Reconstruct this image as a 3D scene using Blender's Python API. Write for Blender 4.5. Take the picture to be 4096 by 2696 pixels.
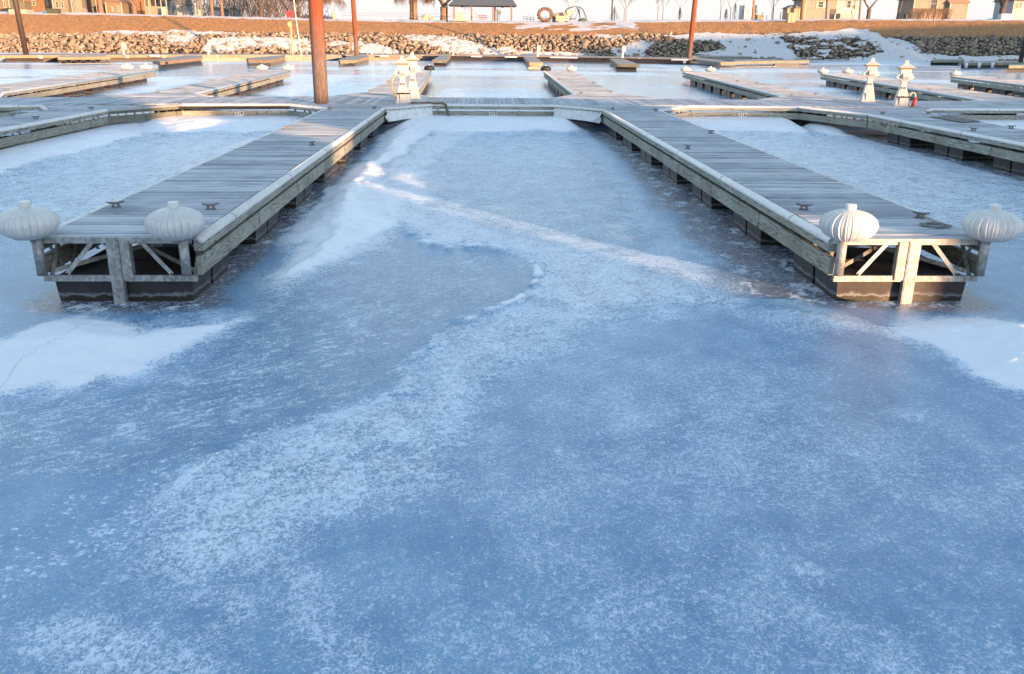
import bpy, math, random
import numpy as np
from mathutils import Vector
R = math.radians
for o in list(bpy.data.objects): bpy.data.objects.remove(o)
sc = bpy.context.scene
col = sc.collection
random.seed(7); rng = np.random.default_rng(7)

# ------------------------------------------------------------------ camera
CAM = np.array([-0.382, -8.6036, 2.5546]); YAW, PITCH, ROLL, FPX = 0.0374, 0.33, 0.0102, 3462.7
cf = np.array([math.sin(YAW)*math.cos(PITCH), math.cos(YAW)*math.cos(PITCH), -math.sin(PITCH)])
cr0 = np.array([math.cos(YAW), -math.sin(YAW), 0.0]); cu0 = np.cross(cr0, cf)
cr = cr0*math.cos(ROLL) + cu0*math.sin(ROLL); cu = -cr0*math.sin(ROLL) + cu0*math.cos(ROLL)
from mathutils import Matrix
cd = bpy.data.cameras.new('camera'); cam = bpy.data.objects.new('camera', cd); col.objects.link(cam)
M = Matrix(((cr[0], cu[0], -cf[0], CAM[0]), (cr[1], cu[1], -cf[1], CAM[1]), (cr[2], cu[2], -cf[2], CAM[2]), (0, 0, 0, 1)))
cam.matrix_world = M
cd.sensor_width = 36; cd.lens = 36*FPX/4096; cd.clip_end = 3000; cd.clip_start = 0.05
sc.camera = cam
sc.render.resolution_x = 1024; sc.render.resolution_y = 674

# ------------------------------------------------------------------ light
SUN_EL, SUN_AZ = 5.0, 35.0        # the sun stands low behind the viewer's right shoulder
w = bpy.data.worlds.new('World'); sc.world = w; w.use_nodes = True
nt = w.node_tree; nt.nodes.clear()
sky = nt.nodes.new('ShaderNodeTexSky'); sky.sky_type = 'NISHITA'; sky.sun_disc = False
sky.sun_elevation = R(SUN_EL); sky.sun_rotation = R(180-SUN_AZ)
sky.air_density = 1.0; sky.dust_density = 0.4; sky.ozone_density = 1.6
bg = nt.nodes.new('ShaderNodeBackground'); bg.inputs['Strength'].default_value = 0.15
wo = nt.nodes.new('ShaderNodeOutputWorld')
tc = nt.nodes.new('ShaderNodeTexCoord'); sx_ = nt.nodes.new('ShaderNodeSeparateXYZ'); nt.links.new(tc.outputs['Generated'], sx_.inputs[0])
mr = nt.nodes.new('ShaderNodeMapRange'); mr.interpolation_type = 'SMOOTHSTEP'; mr.inputs[1].default_value = 0.0; mr.inputs[2].default_value = 0.34
nt.links.new(sx_.outputs[2], mr.inputs[0])
mx = nt.nodes.new('ShaderNodeMix'); mx.data_type = 'RGBA'; nt.links.new(mr.outputs[0], mx.inputs[0])   # pale band of high haze low in the sky
mx.inputs[6].default_value = (1.22, 1.19, 1.20, 1); nt.links.new(sky.outputs[0], mx.inputs[7])
hs = nt.nodes.new('ShaderNodeHueSaturation'); hs.inputs['Saturation'].default_value = 0.78; nt.links.new(mx.outputs[2], hs.inputs['Color'])
nt.links.new(hs.outputs[0], bg.inputs[0]); nt.links.new(bg.outputs[0], wo.inputs[0])
sd = bpy.data.lights.new('sun', 'SUN'); sd.energy = 2.9; sd.angle = R(0.7); sd.color = (1.0, 0.56, 0.27)
sun = bpy.data.objects.new('sun', sd); col.objects.link(sun)
az = R(SUN_AZ); el = R(SUN_EL)
tosun = Vector((math.sin(az)*math.cos(el), -math.cos(az)*math.cos(el), math.sin(el)))
sun.rotation_euler = tosun.to_track_quat('Z', 'Y').to_euler()
sun.location = (20, -30, 20)
sc.view_settings.view_transform = 'Standard'; sc.view_settings.look = 'None'
sc.view_settings.exposure = 2.40; sc.view_settings.gamma = 1.0

# ------------------------------------------------------------------ helpers
def ray(px, py): return cf + cr*(px-2048)/FPX - cu*(py-1348)/FPX
def gp(px, py, z=0.0):            # point of the horizontal plane z seen at a place of the photo
    d = ray(px, py); t = (z-CAM[2])/d[2]; return CAM + d*t
def dp(px, py, Y):                # point at distance Y
    d = ray(px, py); t = (Y-CAM[1])/d[1]; return CAM + d*t

ORIG = {}
def props(o, label=None, cat=None, group=None, kind=None):
    if label: o['label'] = label
    if cat: o['category'] = cat
    if group: o['group'] = group
    if kind: o['kind'] = kind
    return o
def thing(name, loc, label, cat, group=None):
    o = bpy.data.objects.new(name, None); col.objects.link(o); o.location = loc
    o.empty_display_size = 0.2
    ORIG[o.name] = Vector(loc)
    return props(o, label, cat, group)
class MB:
    def __init__(s): s.v = []; s.f = []
    def add(s, vs, fs):
        b = len(s.v); s.v.extend([tuple(map(float, p)) for p in vs]); s.f.extend([tuple(b+i for i in f) for f in fs]); return s
    def box(s, c, d, rz=0.0):
        cx, cy, cz = c; hx, hy, hz = d[0]/2, d[1]/2, d[2]/2; ca, sa = math.cos(rz), math.sin(rz)
        vs = []
        for z in (-hz, hz):
            for x, y in ((-hx,-hy),(hx,-hy),(hx,hy),(-hx,hy)):
                vs.append((cx+x*ca-y*sa, cy+x*sa+y*ca, cz+z))
        return s.add(vs, [(3,2,1,0),(4,5,6,7),(0,1,5,4),(1,2,6,5),(2,3,7,6),(3,0,4,7)])
    def beam(s, p, q, wd, ht, up=(0,0,1)):
        p = Vector(p); q = Vector(q); d = (q-p).normalized(); u = Vector(up)
        if abs(d.dot(u)) > 0.98: u = Vector((0,1,0))
        a = d.cross(u).normalized()*(wd/2); b = a.cross(d).normalized()*(ht/2)
        vs = [p-a-b, p+a-b, p+a+b, p-a+b, q-a-b, q+a-b, q+a+b, q-a+b]
        return s.add(vs, [(3,2,1,0),(4,5,6,7),(0,1,5,4),(1,2,6,5),(2,3,7,6),(3,0,4,7)])
    def tube(s, pts, rad, n=8, cap=True):
        pts = [Vector(p) for p in pts]
        if not hasattr(rad, '__len__'): rad = [rad]*len(pts)
        base = len(s.v); k = len(pts); ref = None
        for i, p in enumerate(pts):
            d = (pts[min(i+1, k-1)]-pts[max(i-1, 0)]).normalized()
            if ref is None: ref = Vector((1,0,0)) if abs(d.x) < 0.9 else Vector((0,1,0))
            a = d.cross(ref).normalized(); b = d.cross(a).normalized(); ref = -b if False else ref
            for j in range(n):
                t = 2*math.pi*j/n; s.v.append(tuple(p + (a*math.cos(t)+b*math.sin(t))*rad[i]))
        for i in range(k-1):
            for j in range(n):
                s.f.append((base+i*n+j, base+i*n+(j+1)%n, base+(i+1)*n+(j+1)%n, base+(i+1)*n+j))
        if cap:
            s.f.append(tuple(base+j for j in reversed(range(n)))); s.f.append(tuple(base+(k-1)*n+j for j in range(n)))
        return s
    def lathe(s, c, prof, n=24, rf=None):
        base = len(s.v); k = len(prof)
        for i, (r_, z) in enumerate(prof):
            for j in range(n):
                t = 2*math.pi*j/n; rr = r_*(rf(t, i) if rf else 1)
                s.v.append((c[0]+rr*math.cos(t), c[1]+rr*math.sin(t), c[2]+z))
        for i in range(k-1):
            for j in range(n): s.f.append((base+i*n+j, base+i*n+(j+1)%n, base+(i+1)*n+(j+1)%n, base+(i+1)*n+j))
        s.f.append(tuple(base+j for j in reversed(range(n)))); s.f.append(tuple(base+(k-1)*n+j for j in range(n)))
        return s
    def prism(s, poly, z0, z1):
        n = len(poly); vs = [(x, y, z0) for x, y in poly]+[(x, y, z1) for x, y in poly]
        fs = [tuple(reversed(range(n))), tuple(range(n, 2*n))]+[(i, (i+1)%n, n+(i+1)%n, n+i) for i in range(n)]
        return s.add(vs, fs)
    def frustum(s, c, a0, b0, a1, b1, z0, z1, off=(0,0)):
        vs = [(c[0]+sx*a0, c[1]+sy*b0, z0) for sx, sy in ((-1,-1),(1,-1),(1,1),(-1,1))]
        vs += [(c[0]+off[0]+sx*a1, c[1]+off[1]+sy*b1, z1) for sx, sy in ((-1,-1),(1,-1),(1,1),(-1,1))]
        return s.add(vs, [(3,2,1,0),(4,5,6,7),(0,1,5,4),(1,2,6,5),(2,3,7,6),(3,0,4,7)])
    def sweep(s, path, prof, side=1):
        # path: xy points; prof: (offset outwards, z); side: +1 outward is to the right of the path
        P = [Vector((p[0], p[1])) for p in path]; k = len(P); N = []
        for i in range(k):
            ns = []
            if i > 0: d = (P[i]-P[i-1]).normalized(); ns.append(Vector((d.y, -d.x)))
            if i < k-1: d = (P[i+1]-P[i]).normalized(); ns.append(Vector((d.y, -d.x)))
            m = sum(ns, Vector((0,0))); m.normalize(); m = m/max(0.5, m.dot(ns[0])); N.append(m*side)
        n = len(prof); base = len(s.v)
        for i in range(k):
            for o_, z in prof: s.v.append((P[i].x+N[i].x*o_, P[i].y+N[i].y*o_, z))
        for i in range(k-1):
            for j in range(n):
                a = base+i*n+j; b = base+i*n+(j+1)%n; c_ = b+n; d_ = a+n
                s.f.append((a, b, c_, d_) if side < 0 else (d_, c_, b, a))
        s.f.append(tuple(base+j for j in range(n))); s.f.append(tuple(base+(k-1)*n+j for j in reversed(range(n))))
        return s
    def build(s, name, mat, parent=None, smooth=False, origin=None):
        if parent is not None: og = ORIG[parent.name]
        else: og = Vector(origin) if origin is not None else Vector((0,0,0))
        me = bpy.data.meshes.new(name)
        me.from_pydata([(x-og.x, y-og.y, z-og.z) for x, y, z in s.v], [], s.f); me.update()
        if smooth: me.polygons.foreach_set('use_smooth', [True]*len(me.polygons))
        me.materials.append(mat)
        o = bpy.data.objects.new(name, me); col.objects.link(o)
        if parent is not None: o.parent = parent
        else: o.location = og
        ORIG[o.name] = og
        return o
def copy_tree(o, parent=None, loc=None):
    c = o.copy(); col.objects.link(c); c.parent = parent
    if loc is not None: c.location = loc
    ORIG[c.name] = Vector(c.location) if parent is None else ORIG[parent.name]
    for ch in [k for k in bpy.data.objects if k.parent == o]: copy_tree(ch, c)
    return c
def copy_thing(o, loc, rz=0, label=None, scale=None):
    kids = {}
    def rec(a, p):
        c = a.copy(); col.objects.link(c); c.parent = p
        for ch in a.children: rec(ch, c)
        return c
    c = rec(o, None); c.location = loc; c.rotation_euler = (0, 0, rz)
    if scale: c.scale = scale
    if label: c['label'] = label
    return c

# ------------------------------------------------------------------ materials
class NT:
    def __init__(s, name):
        m = bpy.data.materials.new(name); m.use_nodes = True; s.m = m; s.t = m.node_tree
        s.b = s.t.nodes['Principled BSDF']; s.out = s.t.nodes['Material Output']
    def n(s, typ, **kw):
        x = s.t.nodes.new(typ)
        for k, v in kw.items(): setattr(x, k, v)
        return x
    def l(s, a, b): s.t.links.new(a, b)
    def pos(s, scale=(1,1,1), rot=(0,0,0), obj=False):
        if obj: src = s.n('ShaderNodeTexCoord').outputs['Object']
        else: src = s.n('ShaderNodeNewGeometry').outputs['Position']
        m = s.n('ShaderNodeMapping'); m.inputs['Scale'].default_value = scale; m.inputs['Rotation'].default_value = rot
        s.l(src, m.inputs['Vector']); return m.outputs[0]
    def noise(s, vec, scale=1.0, det=3, rough=0.55, dist=0.0):
        x = s.n('ShaderNodeTexNoise'); x.inputs['Scale'].default_value = scale; x.inputs['Detail'].default_value = det
        x.inputs['Roughness'].default_value = rough; x.inputs['Distortion'].default_value = dist; s.l(vec, x.inputs['Vector']); return x.outputs['Fac']
    def ramp(s, fac, stops, interp='LINEAR'):
        x = s.n('ShaderNodeValToRGB'); x.color_ramp.interpolation = interp; e = x.color_ramp.elements
        while len(e) < len(stops): e.new(0.5)
        for i, (p, c) in enumerate(stops):
            e[i].position = p; e[i].color = (c, c, c, 1) if not hasattr(c, '__len__') else (*c, 1)
        s.l(fac, x.inputs[0]); return x.outputs[0]
    def mix(s, f, a, b, mode='MIX'):
        x = s.n('ShaderNodeMix', data_type='RGBA', blend_type=mode)
        for sock, v in ((x.inputs[0], f), (x.inputs[6], a), (x.inputs[7], b)):
            if hasattr(v, 'is_linked'): s.l(v, sock)
            elif hasattr(v, '__len__'): sock.default_value = (*v, 1)
            else: sock.default_value = v
        return x.outputs[2]
    def math(s, op, a, b=None, c=None, clamp=False):
        x = s.n('ShaderNodeMath', operation=op); x.use_clamp = clamp
        for i, v in enumerate((a, b, c)):
            if v is None: continue
            if hasattr(v, 'is_linked'): s.l(v, x.inputs[i])
            else: x.inputs[i].default_value = v
        return x.outputs[0]
    def bump(s, h, strength=0.3, dist=0.01, normal=None):
        x = s.n('ShaderNodeBump'); x.inputs['Strength'].default_value = strength; x.inputs['Distance'].default_value = dist
        s.l(h, x.inputs['Height'])
        if normal is not None: s.l(normal, x.inputs['Normal'])
        s.l(x.outputs[0], s.b.inputs['Normal']); return x.outputs[0]
    def set(s, col_=None, rough=None, metal=None, spec=None):
        for k, v in (('Base Color', col_), ('Roughness', rough), ('Metallic', metal), ('Specular IOR Level', spec)):
            if v is None: continue
            if hasattr(v, 'is_linked'): s.l(v, s.b.inputs[k])
            elif hasattr(v, '__len__'): s.b.inputs[k].default_value = (*v, 1)
            else: s.b.inputs[k].default_value = v
        return s.m
def flat(name, c, rough=0.6, metal=0.0, var=0.25, scale=6.0, bump=0.0, spec=0.4):
    n = NT(name); p = n.pos()
    f = n.noise(p, scale, 5, 0.6)
    lo = tuple(x*(1-var) for x in c); hi = tuple(min(0.9, x*(1+var)) for x in c)
    cc = n.ramp(f, [(0.3, lo), (0.7, hi)])
    if bump: n.bump(n.noise(p, scale*4, 4), bump, 0.02)
    return n.set(cc, rough, metal, spec)
MATS = {}
def deckmat(name, axis):
    n = NT(name)
    sc_ = (2.2, 55, 20) if axis == 'x' else (55, 2.2, 20)
    g = n.noise(n.pos(sc_), 1, 4, 0.6)
    isl = n.n('ShaderNodeNewGeometry').outputs['Random Per Island']
    c1 = n.ramp(isl, [(0.0, (0.22,0.255,0.305)), (0.35, (0.31,0.355,0.415)), (0.7, (0.40,0.45,0.51)), (1.0, (0.50,0.55,0.61))])
    c2 = n.mix(n.ramp(g, [(0.38, 0.0), (0.60, 1.0)]), (0.46,0.44,0.44), (1.14,1.12,1.10))
    c3 = n.mix(1.0, c1, c2, 'MULTIPLY')
    fr = n.noise(n.pos((1,1,1)), 0.9, 6, 0.65)             # hoar frost lying in patches
    frf = n.noise(n.pos((3,3,3)), 14, 3, 0.7)
    ff = n.math('MULTIPLY', n.ramp(fr, [(0.42, 0.0), (0.72, 0.6)]), n.ramp(frf, [(0.3, 0.5), (0.6, 1.0)]))
    c4 = n.mix(ff, c3, (0.56,0.59,0.66))
    n.bump(g, 0.5, 0.004)
    return n.set(c4, 0.75, 0, 0.3)
def boardmat(name, axis, tint=(1,1,1)):
    n = NT(name)
    s1 = (0.35, 6, 7) if axis == 'x' else (6, 0.35, 7)
    p = n.pos(s1)
    nz = n.n('ShaderNodeTexNoise'); nz.inputs['Scale'].default_value = 1.3; nz.inputs['Detail'].default_value = 2; n.l(p, nz.inputs['Vector'])
    ml = n.math('MULTIPLY', nz.outputs['Fac'], 17.0)
    fr = n.math('FRACT', ml)
    ring = n.ramp(fr, [(0.0, 0.22), (0.16, 0.9), (0.5, 1.1), (0.86, 0.9), (1.0, 0.22)])
    s2 = (1.5, 60, 60) if axis == 'x' else (60, 1.5, 60)
    gr = n.ramp(n.noise(n.pos(s2), 1, 3, 0.6), [(0.3, 0.78), (0.7, 1.1)])
    blot = n.noise(n.pos((1,1,1)), 1.3, 4, 0.6)
    c = n.ramp(blot, [(0.3, (0.235*tint[0],0.235*tint[1],0.195*tint[2])), (0.7, (0.37*tint[0],0.38*tint[1],0.345*tint[2]))])
    c = n.mix(1.0, c, ring, 'MULTIPLY'); c = n.mix(1.0, c, gr, 'MULTIPLY')
    n.bump(fr, 0.25, 0.004)
    return n.set(c, 0.78, 0, 0.3)
def galv():
    n = NT('galvanized_steel')
    vo = n.n('ShaderNodeTexVoronoi'); vo.inputs['Scale'].default_value = 34; n.l(n.pos((1,1,0.7)), vo.inputs['Vector'])
    a = n.ramp(n.noise(n.pos(), 9, 5, 0.6), [(0.3, (0.21,0.22,0.225)), (0.7, (0.36,0.37,0.37))])
    b = n.ramp(vo.outputs['Color'], [(0.2, 0.72), (0.8, 1.2)])
    c = n.mix(1.0, a, b, 'MULTIPLY')
    return n.set(c, 0.5, 0.35, 0.5)
def vinyl():
    n = NT('white_vinyl')
    a = n.ramp(n.noise(n.pos((1,1,6)), 1.1, 4, 0.6), [(0.3, (0.58,0.59,0.60)), (0.6, (0.68,0.685,0.69))])
    st = n.ramp(n.noise(n.pos((5,5,60)), 1.5, 4, 0.6), [(0.35, 0.86), (0.55, 1.0)])
    return n.set(n.mix(1.0, a, st, 'MULTIPLY'), 0.5, 0, 0.4)
def floatmat():
    n = NT('black_float_plastic')
    z = n.n('ShaderNodeSeparateXYZ'); n.l(n.n('ShaderNodeNewGeometry').outputs['Position'], z.inputs[0])
    base = n.ramp(n.noise(n.pos((1,1,1)), 4, 6, 0.7), [(0.3, (0.012,0.010,0.013)), (0.75, (0.038,0.030,0.034))])
    nz = n.noise(n.pos((1,1,1)), 7, 6, 0.7)
    h = n.math('ADD', z.outputs[2], n.math('MULTIPLY', n.math('SUBTRACT', nz, 0.5), 0.16))
    rime = n.ramp(h, [(0.040, 0.0), (0.055, 0.38), (0.062, 0.22), (0.085, 0.0)])     # rime line left by the water level
    alg = n.ramp(h, [(0.035, 1.0), (0.055, 0.0)])
    c = n.mix(alg, base, (0.016,0.014,0.008)); c = n.mix(rime, c, (0.42,0.46,0.54))
    return n.set(c, 0.42, 0, 0.5)
def rust():
    n = NT('rusty_steel_pile')
    g = n.n('ShaderNodeNewGeometry'); z = n.n('ShaderNodeSeparateXYZ'); n.l(g.outputs['Position'], z.inputs[0])
    a = n.ramp(n.noise(n.pos((6,6,0.35)), 3, 8, 0.75), [(0.25, (0.12,0.035,0.02)), (0.5, (0.21,0.06,0.03)), (0.8, (0.30,0.11,0.055))])
    nz = n.noise(n.pos((2,2,0.35)), 4, 6, 0.7)
    h = n.math('ADD', z.outputs[2], n.math('MULTIPLY', n.math('SUBTRACT', nz, 0.5), 3.2))
    f = n.ramp(n.math('DIVIDE', h, 4.0), [(0.42, 0.95), (0.85, 0.0)])
    c = n.mix(f, a, n.ramp(n.noise(n.pos((7,7,1.2)), 3, 7, 0.75), [(0.3, (0.07,0.055,0.05)), (0.5, (0.15,0.12,0.11)), (0.7, (0.26,0.23,0.22))]))
    n.bump(nz, 0.25, 0.02)
    return n.set(c, 0.85, 0, 0.25)
M_deckx = deckmat('frosted_deck_boards_across', 'x'); M_decky = deckmat('frosted_deck_boards_along', 'y')
M_boardy = boardmat('treated_board_long', 'y'); M_boardx = boardmat('treated_board_cross', 'x')
M_oldx = boardmat('old_orange_board', 'x', (1.15, .78, 0.58))
M_galv = galv(); M_vinyl = vinyl(); M_float = floatmat(); M_rust = rust()
def wheelmat():
    n = NT('white_rotomoulded_plastic'); a = n.ramp(n.noise(n.pos(), 5, 6, 0.7), [(0.3, (0.50,0.50,0.49)), (0.65, (0.60,0.60,0.60))])
    g = n.ramp(n.noise(n.pos((5,5,1)), 7, 6, 0.75), [(0.33, 0.84), (0.5, 1.0)]); n.bump(n.noise(n.pos(), 40, 4), 0.15, 0.004)
    return n.set(n.mix(1.0, a, g, 'MULTIPLY'), 0.5, 0, 0.35)
M_wheel = wheelmat()
M_cap = flat('white_cap_plastic', (0.62,0.62,0.61), 0.4, var=0.06)
M_rubber = flat('black_rubber', (0.02,0.02,0.022), 0.6)
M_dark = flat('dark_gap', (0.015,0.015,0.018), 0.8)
M_cleat = flat('cast_iron_cleat', (0.17,0.165,0.165), 0.55, 0.3)
M_ped = flat('white_fibreglass', (0.40,0.42,0.44), 0.4, var=0.05)
M_amber = flat('amber_lens', (0.32,0.17,0.04), 0.4, var=0.1)
M_cloth = flat('white_tarp', (0.62,0.64,0.66), 0.75, var=0.12, bump=0.3)
M_sign = flat('white_sign_plate', (0.55,0.55,0.54), 0.5, var=0.05)
M_black = flat('black_paint', (0.02,0.02,0.02), 0.5)
M_red = flat('red_paint', (0.42,0.03,0.03), 0.45)
M_hose = flat('brown_hose', (0.13,0.10,0.06), 0.55)
M_yhose = flat('yellow_hose', (0.45,0.27,0.04), 0.5)
M_whitep = flat('white_paint', (0.46,0.46,0.45), 0.5, var=0.06)
M_mat = flat('grey_rubber_mat', (0.10,0.11,0.11), 0.8)
# ------------------------------------------------------------------ ice and snow
def vnoise(x, y, seed=0):
    xi = np.floor(x).astype(np.int64); yi = np.floor(y).astype(np.int64); xf = x-xi; yf = y-yi
    def h(a, b):
        n_ = (a*374761393 + b*668265263 + seed*974711) & 0x7fffffff
        n_ = ((n_ ^ (n_ >> 13))*1274126177) & 0x7fffffff
        return ((n_ ^ (n_ >> 16)) & 0xffff)/65535.0
    u = xf*xf*(3-2*xf); v = yf*yf*(3-2*yf)
    return (h(xi, yi)*(1-u)+h(xi+1, yi)*u)*(1-v) + (h(xi, yi+1)*(1-u)+h(xi+1, yi+1)*u)*v
def fbm(x, y, o=4, seed=0, g=0.5):
    s = 0; a = 1; t = 0
    for i in range(o): s = s+a*vnoise(x*2**i, y*2**i, seed+i); t += a; a *= g
    return s/t
def sstep(a, b, x): t = np.clip((x-a)/(b-a), 0, 1); return t*t*(3-2*t)
def sdist(X, Y, poly):            # signed distance, positive inside
    P = np.array(poly); n = len(P); d = np.full(X.shape, 1e9); ins = np.zeros(X.shape, bool)
    for i in range(n):
        ax, ay = P[i]; bx, by = P[(i+1) % n]; ex, ey = bx-ax, by-ay; L = ex*ex+ey*ey+1e-12
        t = np.clip(((X-ax)*ex+(Y-ay)*ey)/L, 0, 1); d = np.minimum(d, np.hypot(X-ax-t*ex, Y-ay-t*ey))
        c = ((ay > Y) != (by > Y)) & (X < (bx-ax)*(Y-ay)/(by-ay+1e-12)+ax); ins ^= c
    return np.where(ins, d, -d)
def ldist(X, Y, pts):
    d = np.full(X.shape, 1e9)
    for (ax, ay), (bx, by) in zip(pts[:-1], pts[1:]):
        ex, ey = bx-ax, by-ay; L = ex*ex+ey*ey+1e-12
        t = np.clip(((X-ax)*ex+(Y-ay)*ey)/L, 0, 1); d = np.minimum(d, np.hypot(X-ax-t*ex, Y-ay-t*ey))
    return d
def G(pts): return [tuple(gp(x, y, 0.0)[:2]) for x, y in pts]
def r1(pts): return [(x/1.162, 1100+y/1.162) for x, y in pts]
def r2(pts): return [(2048+x/1.162, 1100+y/1.162) for x, y in pts]
def r3(pts): return [(x/1.162, 1900+y/1.162) for x, y in pts]
def r4(pts): return [(2048+x/1.162, 1900+y/1.162) for x, y in pts]
def r5(pts): return [(1000+x/1.19, 400+y/1.19) for x, y in pts]

# rows and columns of the sheet grow coarser with distance
ys = [-8.5]
while ys[-1] < 26: ys.append(ys[-1] + (0.030 if ys[-1] < -1 else 0.045 if ys[-1] < 8 else 0.06))
while ys[-1] < 55: ys.append(ys[-1]+0.16)
while ys[-1] < 146: ys.append(ys[-1]+0.6)
xs = [0.0]
while xs[-1] < 7: xs.append(xs[-1]+0.04)
while xs[-1] < 16: xs.append(xs[-1]+0.08)
while xs[-1] < 130: xs.append(xs[-1]*1.03)
xs = [-x for x in reversed(xs[1:])]+xs
X, Y = np.meshgrid(np.array(xs), np.array(ys))
wx = (fbm(X*1.3, Y*1.3, 5, 11)-0.5)*0.55+(fbm(X*6, Y*8, 4, 12, .6)-.5)*.22; wy = (fbm(X*1.3, Y*1.3, 5, 31)-0.5)*0.55+(fbm(X*6, Y*8, 4, 32, .6)-.5)*.22
WX = X+wx; WY = Y+wy
base = 0.32 + (fbm(X*0.35, Y*0.5, 4, 3)-0.5)*0.22
C = base.copy()                    # snow cover 0..1
H = np.zeros_like(X)               # height
W = np.full_like(X, 0.35)          # ripple strength
D = np.zeros_like(X)               # wet dark ice
def blob(poly, soft, cover, height=0, hs=0.5, mode='max', warp=1.0, rip=None, dark=None, brk=0.0):
    global C, H, W, D
    d = sdist(X+wx*warp, Y+wy*warp, poly)
    m = sstep(-soft, soft, d)
    if brk: m = m*sstep(0.5-brk, 0.5+brk*0.6, fbm(X*1.7+5, Y*2.6, 5, 77, 0.6)+m*0.18)
    if mode == 'max': C = np.maximum(C, base*(1-m)+cover*m)
    else: C = C*(1-m)+cover*m
    if height: H = np.maximum(H, height*sstep(0, hs, d))
    if rip is not None: W = W*(1-m)+rip*m
    if dark is not None: D = np.maximum(D, dark*m)
# pale frosted band of the foreground, its broken clouds and the frosted field right of the curved ridge
RIDGE = r5([(650,500),(715,600),(830,680),(950,705),(1100,695),(1230,718),(1330,757),(1382,820),(1370,880),(1290,950),(1150,1010),(1040,1070)])
RIDGE2 = r1([(2200,190),(2050,290),(1950,380),(1890,450),(1870,540),(1700,600),(1450,690),(1250,760),(1050,850),(900,950),(820,1040)])
band = G(RIDGE[9:]+RIDGE2+r3([(770,160),(740,250),(760,330),(820,420),(1000,480),(1250,480),(1400,400),(1450,300),(1600,150),(1850,60)])+r1([(2160,950),(2250,600),(2330,420)])+r2([(300,340),(420,260),(800,220),(900,200),(700,110),(300,0)])+r5([(1700,900),(1500,800)]))
blob(band, 0.35, 0.74, 0.012, 0.3, brk=0.22)
blob(G(r5([(650,500),(715,600),(830,680),(950,705),(1100,695),(1230,718),(1330,757),(1382,820),(1370,880),(1290,950),(1600,1010),(2000,960),(2300,960),(2100,860),(1800,740),(1400,660),(1000,560),(800,490),(720,420)])), 0.22, 0.80, 0.03, 0.25, rip=0.5)
blob(G(r3([(500,640),(620,600),(760,680),(1000,720),(1080,830),(1040,925),(700,925),(520,860),(240,740),(280,690),(420,670)])), 0.14, 0.64, brk=0.30)
blob(G(r3([(1330,340),(1450,330),(1560,480),(1650,640),(1760,800),(1900,925),(1650,925),(1450,760),(1350,560)])), 0.16, 0.66, brk=0.25)
blob(G(r3([(940,500),(1150,470),(1180,560),(1130,690),(1000,640)])), 0.12, 0.70, brk=0.2)
blob(G(r3([(760,160),(740,250),(760,330),(820,420),(1000,480),(1250,480),(1400,400),(1450,300),(1600,150),(1850,60),(1700,-100),(1000,-80),(880,20)])), 0.12, 0.64, brk=0.30)
blob(G(r3([(500,640),(620,600),(760,680),(1000,720),(1080,830),(1060,930),(500,930),(300,800),(240,740),(280,690),(420,670)])), 0.12, 0.68, brk=0.22)
blob(G(r1([(-200,660),(300,620),(560,530),(800,450),(1000,380),(1300,240),(1400,120),(1100,150),(700,200),(300,190),(-200,260)])), 0.25, 0.56, brk=0.30)
# plain blue ice of the open foreground right of the band
blob(G(RIDGE2+[(x+150+(i*8), y+110+i*6) for i, (x, y) in enumerate(reversed(RIDGE2))]), 0.10, 0.70, 0.02, 0.2, warp=0.9)
blob(G(r2([(0,420),(300,380),(700,330),(1000,420),(1400,560),(2380,1000),(2380,1046),(0,1046)])+r4([(2380,925),(0,925)])), 0.6, 0.48, mode='set', rip=0.30)
for q, sf, cv in ((r4([(1300,430),(1440,425),(1450,470),(1330,475)]), .03, .66), (r4([(480,480),(640,490),(600,540),(500,520)]), .06, .52), (r4([(1420,495),(1530,510),(1500,535),(1430,515)]), .03, .6), (r4([(1680,850),(1790,880),(1760,895),(1690,870)]), .02, .66),
                  (r2([(190,815),(238,815),(240,835),(190,838)]), .012, .85), (r2([(1750,610),(1930,640),(1930,690),(1780,670)]), .07, .58), (r4([(380,580),(260,800),(280,850),(410,600)]), .05, .48),
                  (r1([(1620,415),(1655,415),(1658,440),(1620,440)]), .012, .85), (r1([(1590,408),(1615,408),(1615,422),(1592,422)]), .012, .8), (r1([(1455,485),(1490,485),(1490,500),(1460,500)]), .012, .8), (r4([(1720,308),(1748,308),(1748,325),(1722,325)]), .01, .8)):
    blob(G(q), sf, cv, warp=0.15)
# smooth rippled pool inside the curve
pool = G(r5([(640,640),(830,690),(950,715),(1100,705),(1230,728),(1330,770),(1375,830),(1360,880),(1280,945),(1130,1010),(1030,1075)])+r1([(2040,300),(1950,370),(1880,440),(1800,540),(1450,680),(1240,740),(1030,840),(860,900),(700,940),(0,940),(0,600),(600,560),(1000,400),(1150,250),(1250,60)]))
blob(pool, 0.10, 0.385, mode='set', rip=1.0, warp=0.4)
blob(G(r1([(0,640),(250,660),(230,750),(40,740)])), 0.25, 0.50, brk=0.3)
# scattered little snow floes in the lower left
FL = np.zeros_like(X)
def flo(poly, soft, v):
    global FL
    FL = np.maximum(FL, v*sstep(-soft, soft, sdist(X+wx, Y+wy, poly)))
flo(G(r1([(1050,700),(1500,600),(1700,560),(1760,600),(1500,680),(1250,760),(1000,880),(860,1000),(760,1046),(500,1046),(600,940),(780,850)])), 0.10, 0.9)
flo(G(r3([(0,200),(250,80),(500,-120),(850,-140),(900,40),(780,190),(600,300),(420,420),(220,560),(60,660),(0,660)])), 0.10, 1.0)
flo(G(r3([(300,640),(700,560),(1050,640),(1080,850),(700,925),(300,800)])), 0.10, 0.75)
flo(G(r1([(400,480),(700,400),(1000,300),(1100,330),(800,470),(500,560)])), 0.10, 0.7)
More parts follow.
